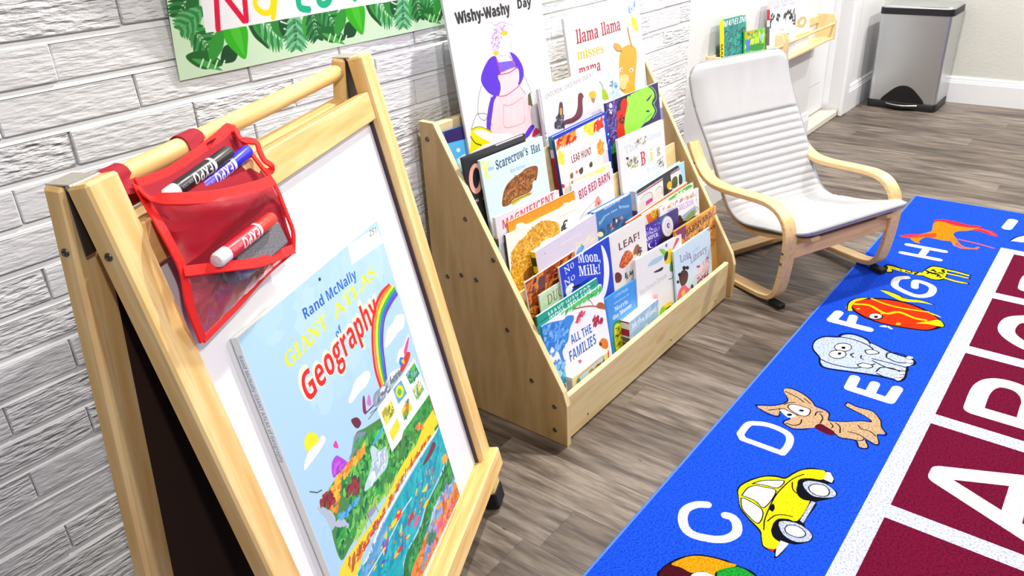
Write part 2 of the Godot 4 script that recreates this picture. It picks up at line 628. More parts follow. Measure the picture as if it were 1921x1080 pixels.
# «cmds»: p filled polygon, s filled smooth shape, l line, k smooth line, d scattered dabs inside a polygon, t text (baseline start, baseline end, top of the capitals)
func paint(im: Image, cmds: Array, scale: float, org := Vector2.ZERO):
	var r := RandomNumberGenerator.new()
	r.seed = 4242
	for cmd: String in cmds:
		var txt := ""
		var cut := cmd.find("|")
		if cut >= 0:
			txt = cmd.substr(cut + 1)
			cmd = cmd.substr(0, cut)
		var tk := cmd.strip_edges().split(" ", false)
		var kind := tk[0]
		if kind == "t":
			var P := points(tk, 3, scale, org)
			var c := Color(tk[1])
			var tris: PackedVector2Array = text_shape(txt, tk[2]).tri
			var heavy := P[0].distance_to(P[2]) * 0.045
			for shift in ([Vector2(-heavy, 0), Vector2(heavy, 0), Vector2(0, -heavy), Vector2(0, heavy)] if "x" in tk[2] else [Vector2.ZERO]):
				for i in range(0, tris.size(), 3):
					var g := PackedVector2Array()
					for k in 3:
						g.append(P[0] + (P[1] - P[0]) * tris[i + k].x + (P[2] - P[0]) * tris[i + k].y + shift)
					fill(im, g, c)
		elif kind == "p" or kind == "s":
			var P := points(tk, 2, scale, org)
			fill(im, round_off(P, true) if kind == "s" else P, Color(tk[1]))
		elif kind == "l" or kind == "k":
			var P := points(tk, 3, scale, org)
			stroke(im, round_off(P, false) if kind == "k" and P.size() > 2 else P, float(tk[2]) * scale, Color(tk[1]))
		elif kind == "d":
			var P := points(tk, 5, scale, org)
			var cols := tk[1].split(";")
			var rad := float(tk[3]) * scale
			var stretch := float(tk[4])
			var bb := Rect2(P[0], Vector2.ZERO)
			for q in P:
				bb = bb.expand(q)
			var n := int(tk[2])
			var tries := 0
			while n > 0 and tries < 6000:
				tries += 1
				var q := bb.position + Vector2(r.randf(), r.randf()) * bb.size
				if not Geometry2D.is_point_in_polygon(q, P):
					continue
				n -= 1
				var a := r.randf_range(-0.9, 0.9)
				var s := rad * r.randf_range(0.5, 1.2)
				var g := PackedVector2Array()
				for k in 7:
					var w := TAU * k / 7.0
					g.append(q + (Vector2(cos(w) * s * stretch, sin(w) * s / sqrt(stretch)) * r.randf_range(0.7, 1.25)).rotated(a - 0.5))
				fill(im, g, Color(cols[r.randi() % cols.size()]))

func points(tk: PackedStringArray, from: int, scale: float, org: Vector2) -> PackedVector2Array:
	var out := PackedVector2Array()
	for i in range(from, tk.size()):
		var q := tk[i].split(",")
		out.append((Vector2(float(q[0]), float(q[1])) - org) * scale)
	return out

func round_off(P: PackedVector2Array, closed: bool) -> PackedVector2Array:
	return PackedVector2Array(spline(Array(P), 5, closed))

func fill(im: Image, P: PackedVector2Array, c: Color):
	var n := P.size()
	var y0 := INF
	var y1 := -INF
	for q in P:
		y0 = minf(y0, q.y)
		y1 = maxf(y1, q.y)
	var w := im.get_width()
	for y in range(maxi(0, int(ceil(y0 - 0.5))), mini(im.get_height() - 1, int(floor(y1 - 0.5))) + 1):
		var yy := y + 0.5
		var xs := PackedFloat32Array()
		for i in n:
			var a := P[i]
			var b := P[(i + 1) % n]
			if (a.y <= yy) != (b.y <= yy):
				xs.append(a.x + (yy - a.y) * (b.x - a.x) / (b.y - a.y))
		xs.sort()
		for i in range(0, xs.size() - 1, 2):
			var l := maxi(0, int(ceil(xs[i] - 0.5)))
			var h := mini(w, int(ceil(xs[i + 1] - 0.5)))
			if h > l:
				im.fill_rect(Rect2i(l, y, h - l, 1), c)

func stroke(im: Image, P: PackedVector2Array, w: float, c: Color):
	var r := maxf(w * 0.5, 0.6)
	for i in P.size():
		var disc := PackedVector2Array()
		for k in 12:
			disc.append(P[i] + Vector2(cos(TAU * k / 12.0), sin(TAU * k / 12.0)) * r)
		fill(im, disc, c)
		if i + 1 < P.size() and P[i].distance_to(P[i + 1]) > 0.01:
			var d := (P[i + 1] - P[i]).normalized().orthogonal() * r
			fill(im, PackedVector2Array([P[i] + d, P[i + 1] + d, P[i + 1] - d, P[i] - d]), c)

# a printed sheet «px» pixels wide for a surface whose height is «ratio» times its width
func print_mat(art: Array, px: int, ratio: float, rough := 0.35) -> StandardMaterial3D:
	var im := Image.create(px * 2, int(px * 2 * ratio), false, Image.FORMAT_RGB8)
	im.fill(Color(art[0]))
	paint(im, art[1], px * 2 / 1000.0)
	im.resize(px, int(px * ratio), Image.INTERPOLATE_BILINEAR)
	var m := StandardMaterial3D.new()
	m.albedo_texture = ImageTexture.create_from_image(im)
	m.texture_repeat = false
	m.roughness = rough
	return m

# thin board whose front (+z) carries the print: surface 0 is the front, surface 1 the rest
func printed_board(w: float, h: float, t: float) -> ArrayMesh:
	var st := begin()
	var a := [Vector3(0, 0, 0), Vector3(w, 0, 0), Vector3(w, -h, 0), Vector3(0, -h, 0)]
	var uv := [Vector2(0, 0), Vector2(1, 0), Vector2(1, 1), Vector2(0, 1)]
	st.set_smooth_group(-1)
	for k in [0, 1, 2, 0, 2, 3]:
		st.set_uv(uv[k])
		st.add_vertex(a[k])
	st.generate_normals()
	var m := st.commit()
	st = begin()
	var b := []
	for q in a:
		b.append(q - Vector3(0, 0, t))
	for i in 4:
		var j := (i + 1) % 4
		quad(st, a[i], a[j], b[j], b[i], (a[i] + a[j]) * 0.5 - Vector3(w / 2, -h / 2, 0))
	quad(st, b[0], b[1], b[2], b[3], Vector3(0, 0, -1))
	st.generate_normals()
	return st.commit(m)

# ------------------------------------------------------------------ rug
func build_rug():
	var x0 := -0.55
	var x1 := 3.29
	var z0 := -0.59
	var z1 := 2.06
	var top := 0.01
	var art: Array = ART.rug
	# the visible strip in two fine textures, the rest of the rug in a coarse one
	var zs := 0.17
	var cutx := [0.72, 2.005, 3.29]
	var mat := []
	var pile := noise_tex(noise(0.05, 4, 5), [[0.0, "a4a6b0"], [0.34, "cccdd4"], [0.5, "eaeaee"], [0.62, "ffffff"], [1.0, "ffffff"]], 1024)
	var pile_h := noise_tex(noise(0.3, 2, 6), [], 1024)
	for i in 3:
		var im: Image
		if i < 2:
			var w := 2048
			var span: float = cutx[i + 1] - cutx[i]
			var h := int(w * (zs - z0) / span)
			im = Image.create(w * 2, h * 2, false, Image.FORMAT_RGB8)
			var sc := w * 2 / span / 1000.0
			var org := Vector2((cutx[i] - 0.72) * 1000.0, 0)
			rug_field(im, sc, cutx[i], z0)
			paint(im, art[1], sc, org)
			im.resize(w, h, Image.INTERPOLATE_BILINEAR)
		else:
			im = Image.create(1024, 706, false, Image.FORMAT_RGB8)
			rug_field(im, 1024 / (x1 - x0) / 1000.0, x0, z0)
		var m := StandardMaterial3D.new()
		m.albedo_texture = ImageTexture.create_from_image(im)
		m.texture_repeat = true
		m.albedo_color = Color(0.93, 0.93, 0.93)
		m.roughness = 0.95
		m.metallic_specular = 0.2
		m.detail_enabled = true
		m.detail_blend_mode = BaseMaterial3D.BLEND_MODE_MUL
		m.detail_albedo = pile
		m.detail_uv_layer = BaseMaterial3D.DETAIL_UV_2
		mat.append(m)
	var mesh: ArrayMesh = null
	for i in 4:
		var st := begin()
		var quads := []
		if i < 2:
			quads = [[cutx[i], cutx[i + 1], z0, zs]]
		elif i == 2:
			quads = [[x0, 0.72, z0, zs], [x0, x1, zs, z1]]
		st.set_smooth_group(-1)
		for q in quads:
			for k in [[0, 0], [1, 0], [1, 1], [0, 0], [1, 1], [0, 1]]:
				var p := Vector3(q[k[0]], top, q[2 + k[1]])
				if i < 2:
					st.set_uv(Vector2((p.x - cutx[i]) / (cutx[i + 1] - cutx[i]), (p.z - z0) / (zs - z0)) * 0.9996 + Vector2(0.0002, 0.0002))
				else:
					st.set_uv(Vector2((p.x - x0) / (x1 - x0), (p.z - z0) / (z1 - z0)))
				st.set_uv2(Vector2(p.x, p.z) * 3.1)
				st.add_vertex(p)
		if i == 3:
			var c := [Vector3(x0, top, z0), Vector3(x1, top, z0), Vector3(x1, top, z1), Vector3(x0, top, z1)]
			for k in 4:
				var o: Vector3 = (c[k] + c[(k + 1) % 4]) * 0.5 - Vector3((x0 + x1) / 2, top, (z0 + z1) / 2)
				o = o.normalized() * 0.004
				var lo := Vector3(o.x, -0.009, o.z)
				quad(st, c[k], c[(k + 1) % 4], c[(k + 1) % 4] + lo, c[k] + lo, o)
		st.generate_normals()
		mesh = st.commit(mesh) if mesh else st.commit()
	mat.append(plain("5f8fe8", 0.9))
	var rug := thing("alphabet_rug", "large blue and maroon alphabet rug with pictures and white letters on the floor", "rug")
	obj("pile", mesh, mat, rug)
	var st2 := begin()
	for e in [[Vector3(x0, 0.006, z0), Vector3(x1, 0.006, z0)], [Vector3(x1, 0.006, z0), Vector3(x1, 0.006, z1)], [Vector3(x1, 0.006, z1), Vector3(x0, 0.006, z1)], [Vector3(x0, 0.006, z1), Vector3(x0, 0.006, z0)]]:
		add_tube(st2, [e[0], e[1]], 0.0048, 8)
	obj("edge_binding", done(st2), plain("4a78d8", 0.9), rug)

func rug_field(im: Image, sc: float, ox: float, oz: float):
	im.fill(Color("1a52ea"))
	var k := sc * 1000.0
	var box := func(a: float, b: float, c: float, d: float, col: String):
		im.fill_rect(Rect2i(int(round((a - ox) * k)), int(round((c - oz) * k)), int(round((b - ox) * k)) - int(round((a - ox) * k)), int(round((d - oz) * k)) - int(round((c - oz) * k))), Color(col))
	box.call(-0.195, 2.913, -0.2318, 1.70, "d4dcf2")
	for i in 8:
		for j in 5:
			var a := 2.874 - 0.3335 - i * 0.377
			var b := -0.1875 + j * 0.377
			box.call(a, a + 0.3335, b, b + 0.333, "6e0a30")

# ------------------------------------------------------------------ easel
func build_easel():
	var t := thing("easel", "low double-sided wooden easel with a whiteboard panel holding the atlas", "easel")
	var e := Vector3(0.91042, 0, -0.41367)
	var hn := Vector3(0.41367, 0, 0.91042)
	var org := Vector3(0.8596, 0.8252, -0.9947)
	var ph := deg_to_rad(11.2)
	var up := Vector3.UP * cos(ph) - hn * sin(ph)
	var fx := Transform3D(Basis(e, up, e.cross(up)), org)
	var f := part("front_frame", t, fx)
	for u in [-0.599, 0.0275]:
		slab("stile", Vector3(u - 0.0225, -0.803, -0.008), Vector3(u + 0.0225, 0.103, 0.018), mats.pine1, f, 0.003)
		slab("foot_cap", Vector3(u - 0.0245, -0.838, -0.0105), Vector3(u + 0.0245, -0.795, 0.0205), mats.rubber, f, 0.004)
	slab("rail", Vector3(-0.5765, 0.0, -0.006), Vector3(0.005, 0.046, 0.0135), mats.pine0, f, 0.002)
	slab("rail", Vector3(-0.5765, -0.765, -0.006), Vector3(0.005, -0.712, 0.012), mats.pine0, f, 0.002)
	slab("ledge", Vector3(-0.624, -0.756, 0.0100), Vector3(0.054, -0.7115, 0.036), mats.pine0, f, 0.003)
	slab("whiteboard", Vector3(-0.5745, -0.712, -0.004), Vector3(0.002, 0.0, 0.0), mats.white, f, 0.001)
	slab("hardboard_back", Vector3(-0.5745, -0.712, -0.0075), Vector3(0.002, 0.0, -0.0042), plain("4a2c14", 0.8), f, 0.0)
	slab("edge_strip", Vector3(0.0022, -0.712, -0.006), Vector3(0.0049, 0.0, 0.006), plain("4c3a44", 0.7), f, 0.0)
	for q in [[-0.6216, 0.031], [-0.6216, -0.73], [0.0502, -0.73]]:
		screw(f, Transform3D(Basis(Vector3.UP, Vector3.RIGHT * (-1.0 if q[0] < 0 else 1.0), Vector3.FORWARD if q[0] < 0 else Vector3.BACK), Vector3(q[0], q[1], 0.005)), 0.0045)
	obj("peg", lathe_mesh([Vector2(0.0, 0.012), Vector2(0.005, 0.0115), Vector2(0.008, 0.008), Vector2(0.0085, 0.004), Vector2(0.006, 0.0), Vector2(0.005, -0.004)], 16), mats.pine1, f, Transform3D(Basis(Vector3.UP, Vector3.RIGHT, Vector3.FORWARD), Vector3(0.05, -0.595, 0.004)))
	# rear frame
	var pr := deg_to_rad(6.0)
	var upr := Vector3.UP * cos(pr) + hn * sin(pr)
	var o2 := Vector3(org.x, 0.925, org.z) + hn * -0.043
	var r := part("rear_frame", t, Transform3D(Basis(e, upr, e.cross(upr)), o2))
	for u in [-0.599, 0.0275]:
		slab("stile", Vector3(u - 0.0225, -0.895, -0.0115), Vector3(u + 0.0225, 0.0, 0.0115), mats.pine1, r, 0.004)
		slab("foot_cap", Vector3(u - 0.0245, -0.928, -0.0135), Vector3(u + 0.0245, -0.89, 0.0135), mats.rubber, r, 0.004)
	slab("rail", Vector3(-0.5765, -0.112, -0.0105), Vector3(0.005, -0.064, 0.0105), mats.pine0, r, 0.002)
	slab("rail", Vector3(-0.5765, -0.87, -0.0105), Vector3(0.005, -0.82, 0.0105), mats.pine0, r, 0.002)
	slab("chalkboard", Vector3(-0.5765, -0.82, -0.004), Vector3(0.005, -0.112, 0.0), plain("3a2412", 0.85), r, 0.001)
	for q in [[-0.6216, -0.067], [-0.6216, -0.84]]:
		screw(r, Transform3D(Basis(Vector3.UP, Vector3.LEFT, Vector3.FORWARD), Vector3(q[0], q[1], 0.0)), 0.0045)
	var st := begin()
	add_tube(st, [Vector3(-0.578, -0.022, -0.002), Vector3(-0.3, -0.022, -0.002), Vector3(0.006, -0.022, -0.002)], 0.0125, 20)
	obj("dowel", done(st), mats.pine0, r)
	# metal hinges between the stile tops
	for u in [-0.599, 0.0275]:
		var h := part("hinge", t, Transform3D(Basis(e, Vector3.UP, hn), Vector3(org.x, 0.925, org.z) + e * u + hn * -0.0275))
		slab("leaf", Vector3(-0.018, -0.0, -0.026), Vector3(0.018, 0.0018, 0.006), plain("c8c2b4", 0.35, 0.6), h, 0.0006)
		slab("leaf", Vector3(-0.018, -0.072, -0.0052), Vector3(0.018, -0.001, -0.0032), plain("4a463e", 0.45, 0.5), h, 0.0006)
		var s2 := begin()
		add_tube(s2, [Vector3(-0.02, -0.001, 0.002), Vector3(0.02, -0.001, 0.002)], 0.0035, 12)
		obj("knuckle", done(s2), plain("b4aea2", 0.35, 0.6), h)
	build_pouch(fx)

func screw(parent: Node, xf: Transform3D, r: float):
	if not meshes.has("screw%s" % r):
		meshes["screw%s" % r] = lathe_mesh([Vector2(0.0, 0.0004), Vector2(r * 0.35, 0.0004), Vector2(r * 0.45, 0.0014), Vector2(r * 0.85, 0.0014), Vector2(r, 0.0004), Vector2(r, -0.001)], 14)
	obj("screw", meshes["screw%s" % r], plain("6a645c", 0.4, 0.9), parent, xf)

func pv(a: Array) -> Array:
	var o := []
	for i in range(0, a.size(), 3):
		o.append(Vector3(a[i], a[i + 1], a[i + 2]) * 0.001)
	return o

func resample(p: Array, n: int) -> Array:
	var c := Curve3D.new()
	for q in spline(p, 8):
		c.add_point(q)
	var o := []
	var l := c.get_baked_length()
	for i in n:
		o.append(c.sample_baked(l * i / (n - 1.0)))
	return o

func between(a: Array, b: Array, n: int, bulge := 0.0, rip := 0.0) -> Array:
	var rows := []
	var A := resample(a, 25)
	var B := resample(b, 25)
	for j in n + 1:
		var t := float(j) / n
		var row := []
		for i in 25:
			var q: Vector3 = A[i].lerp(B[i], t)
			q.z += bulge * sin(PI * t) * sin(PI * i / 24.0) + rip * sin(i * 1.9 + j * 0.8) * sin(PI * t)
			row.append(q)
		rows.append(row)
	return rows

func build_pouch(fx: Transform3D):
	var t := thing("pen_pouch", "red two-pocket hanging pouch with clear fronts strapped over the easel dowel", "pouch", fx)
	var red := plain("a80c26", 0.8)
	var mesh_red: StandardMaterial3D = plain("a20624", 0.85).duplicate()
	mesh_red.backlight_enabled = true
	mesh_red.backlight = Color(0.30, 0.02, 0.06)
	var trim: StandardMaterial3D = plain("ee1410", 0.7)
	var clear := StandardMaterial3D.new()
	clear.albedo_color = Color(1.0, 0.94, 0.96, 0.07)
	clear.transparency = BaseMaterial3D.TRANSPARENCY_ALPHA
	clear.roughness = 0.08
	var tint := StandardMaterial3D.new()
	tint.albedo_color = Color(0.78, 0.02, 0.16, 0.5)
	tint.transparency = BaseMaterial3D.TRANSPARENCY_ALPHA
	tint.roughness = 0.4
	var D := POUCH
	var st := begin()
	add_sheet(st, between(pv(D.top), pv(D.mid), 12, 0.009, 0.001), Vector3(0, 0, 1))
	add_sheet(st, between(pv(D.mid), pv(D.bottom), 10, 0.001, 0.001), Vector3(0, 0, 1))
	obj("back_panel", done(st), mesh_red, t)
	st = begin()
	add_sheet(st, between(pv(D.trim1), pv(D.fold1), 10, 0.012, 0.002), Vector3(0, 0, 1))
	obj("upper_pocket", done(st), tint, t)
	st = begin()
	add_sheet(st, between(pv(D.trim2), pv(D.bottom), 10, 0.008, 0.002), Vector3(0, 0, 1))
	obj("lower_pocket", done(st), clear, t)
	for k in ["top", "trim1", "trim2", "left", "right", "bottom", "loop"]:
		st = begin()
		var p := resample(pv(D[k]), 28)
		var side := []
		for i in p.size():
			var tg: Vector3 = (p[mini(i + 1, 27)] - p[maxi(i - 1, 0)]).normalized()
			side.append(tg.cross(Vector3(0, 0.25, 1)).normalized())
		add_strip(st, p, side, {"top": 0.013, "trim1": 0.014, "trim2": 0.012, "left": 0.012, "right": 0.007, "bottom": 0.008, "loop": 0.009}[k], 0.0028, 0.0008)
		obj("binding_tape", done(st), trim, t)
	# straps round the dowel
	for k in ["strap_a", "strap_b"]:
		st = begin()
		add_strip(st, resample(pv(D[k]), 26), [Vector3(1, 0, 0)], 0.034, 0.0016, 0.0005)
		obj("strap", done(st), red, t)
	var dark := "141416"
	marker(fx, pv(D.pen_black), "141416", "black dry-erase marker standing in the upper pocket of the red pouch", "1a1a1c")
	marker(fx, pv(D.pen_blue), "1414d8", "blue dry-erase marker behind the black one in the red pouch", "4a30c8")
	marker(fx, pv(D.pen_red), "e62a10", "red dry-erase marker lying in the lower pocket of the red pouch", "d01428")
	# felt eraser
	var E4 := pv(D.eraser)
	var ex: Vector3 = E4[1] - E4[0]
	var ey: Vector3 = E4[2] - E4[0]
	var nz := ey.cross(ex).normalized()
	var bs := Basis(ex.normalized(), nz.cross(ex.normalized()), nz)
	var er := thing("board_eraser", "grey felt whiteboard eraser beside the red marker in the pouch", "eraser", fx * Transform3D(bs, (E4[1] + E4[2]) * 0.5))
	var felt: StandardMaterial3D = plain("9c9da1", 0.95).duplicate()
	felt.uv1_triplanar = true
	felt.uv1_scale = Vector3(9, 9, 9)
	felt.albedo_texture = noise_tex(noise(0.2, 3, 9), [[0.0, "6a6a70"], [0.5, "c8c8cc"], [1.0, "ffffff"]], 256)
	var sz := Vector3(ex.length(), ey.length(), 0.024)
	slab("felt_pad", Vector3(-sz.x / 2, -sz.y / 2, -0.011), Vector3(sz.x / 2, sz.y / 2, 0.0), felt, er, 0.002)
	slab("backing", Vector3(-sz.x / 2, -sz.y / 2, -0.034), Vector3(sz.x / 2, sz.y / 2, -0.0112), plain("2a2a2e", 0.7), er, 0.003)

func marker(fx: Transform3D, p: Array, cap: String, label: String, band: String):
	var d: Vector3 = p[1] - p[0]
	var l := d.length()
	var y := d.normalized()
	# the lettering faces the room: keep local z towards the pouch front
	var z := (Vector3(0, 0.25, 1) - y * y.dot(Vector3(0, 0.25, 1))).normalized()
	var t := thing("dry_erase_marker", label, "marker", fx * Transform3D(Basis(y.cross(z), y, z), p[0]), "markers in the red pouch")
	var r := 0.0085
	obj("barrel", lathe_mesh([Vector2(0, -0.001), Vector2(r * 0.8, 0.0), Vector2(r, 0.003), Vector2(r, l * 0.70), Vector2(r * 0.9, l * 0.71)], 24), plain("f2f2f4", 0.3), t)
	obj("cap", lathe_mesh([Vector2(r * 0.96, l * 0.70), Vector2(r * 0.96, l * 0.97), Vector2(r * 0.8, l), Vector2(0, l)], 24), plain(cap, 0.35), t)
	var st := begin()
	var n := 24
	for k in n:
		var a0 := lerpf(-1.9, 1.9, float(k) / n)
		var a1 := lerpf(-1.9, 1.9, float(k + 1) / n)
		var q := [Vector3(sin(a0) * r * 1.02, l * 0.16, cos(a0) * r * 1.02), Vector3(sin(a1) * r * 1.02, l * 0.16, cos(a1) * r * 1.02), Vector3(sin(a1) * r * 1.02, l * 0.66, cos(a1) * r * 1.02), Vector3(sin(a0) * r * 1.02, l * 0.66, cos(a0) * r * 1.02)]
		var uv := [Vector2(1, 1.0 - float(k) / n), Vector2(1, 1.0 - float(k + 1) / n), Vector2(0, 1.0 - float(k + 1) / n), Vector2(0, 1.0 - float(k) / n)]
		st.set_smooth_group(1)
		for i in [0, 2, 1, 0, 3, 2]:
			st.set_uv(uv[i])
			st.add_vertex(q[i])
	var m := print_mat([band, ["t ffffff sb 40,440 600,440 60,140 |EXPO", "t e8e8f0 s 650,360 950,360 650,290 |LOW ODOR", "l e8e8f0 14 660,440 900,440"]], 128, 0.7)
	obj("printed_label", done(st), m, t)

# ------------------------------------------------------------------ tiered book display
func build_shelf():
	var t := thing("book_display", "birch plywood book display with five sloping tiers full of picture books", "bookcase")
	var prof := PackedVector2Array([Vector2(-1.222, 0.0), Vector2(-0.838, 0.0), Vector2(-0.838, 0.112), Vector2(-0.848, 0.146), Vector2(-1.180, 0.717), Vector2(-1.222, 0.717)])
	# (z, y) profile seen from the side: local x is world z
	for x in [1.198, 2.098]:
		var st := begin()
		add_plate(st, Transform3D(Basis(Vector3(0, 0, 1), Vector3.UP, Vector3(-1, 0, 0)), Vector3(x + 0.0155, 0, 0)), prof, 0.0, 0.0155, 0.002)
		var sp := obj("side_panel", done(st), mats.ply_face, t)
		var loop := []
		for k in [1, 2, 3, 4, 5]:
			loop.append(Vector3(x + 0.00775, prof[k].y, prof[k].x))
		var st2 := begin()
		for k in 4:
			var mid: Vector3 = (loop[k] + loop[k + 1]) * 0.5
			var dir: Vector3 = (loop[k + 1] - loop[k]).normalized()
			add_box(st2, Transform3D(Basis(Vector3.RIGHT, dir, Vector3.RIGHT.cross(dir)), mid), Vector3(0.0145, loop[k].distance_to(loop[k + 1]) + 0.0012, 0.0012), 0.0003)
		obj("edge_band", done(st2), mats.ply1, sp)
	var a := 1.2137
	var b := 2.0823
	slab("back_panel", Vector3(a, 0.04, -1.216), Vector3(b, 0.700, -1.204), mats.ply0, t, 0.001)
	slab("top_rail", Vector3(a, 0.682, -1.203), Vector3(b, 0.712, -1.184), mats.ply0, t, 0.003)
	slab("front_panel", Vector3(a, 0.004, -0.862), Vector3(b, 0.126, -0.8475), mats.ply0, t, 0.003)
	var F := [Vector2(0.59, -1.115), Vector2(0.47, -1.049), Vector2(0.352, -0.98), Vector2(0.236, -0.915)]
	var ln := deg_to_rad(8.0)
	for q: Vector2 in F:
		var bs := Basis(Vector3.RIGHT, ln * -1.0)
		obj("divider", box_mesh(Vector3(b - a, 0.135, 0.006), 0.001), mats.ply0, t, Transform3D(bs, Vector3((a + b) / 2, q.x, q.y) + bs * Vector3(0, -0.0675, -0.003)))
	for q: Vector2 in F + [Vector2(0.13, -0.866)]:
		slab("tier_floor", Vector3(a, q.x - 0.1325, q.y - 0.075), Vector3(b, q.x - 0.1245, q.y + (0.012 if q.y < -0.9 else 0.0)), mats.ply0, t, 0.001)
	for q in [[-1.2, 0.68], [-1.105, 0.512], [-1.175, 0.352], [-1.03, 0.43], [-1.13, 0.367], [-1.085, 0.367], [-1.00, 0.262], [-0.935, 0.148], [-0.872, 0.10], [-0.872, 0.035]]:
		screw(t, Transform3D(Basis(Vector3.UP, Vector3.LEFT, Vector3.FORWARD), Vector3(1.1978, q[1], q[0])), 0.006)
	for q in [1.30, 1.72, 2.0]:
		screw(t, Transform3D(Basis(Vector3.RIGHT, Vector3(0, 0, 1), Vector3.DOWN), Vector3(q, 0.03, -0.8478)), 0.003)

	var oval := PackedVector2Array()
	for k in 20:
		oval.append(Vector2(cos(TAU * k / 20.0) * 0.026, sin(TAU * k / 20.0) * 0.013))
	var so := begin()
	add_plate(so, at(Vector3(1.660, 0.066, -0.8475)), oval, 0.0, 0.0003, 0.0)
	obj("maker_stamp", done(so), plain("dcb88a", 0.5), t)

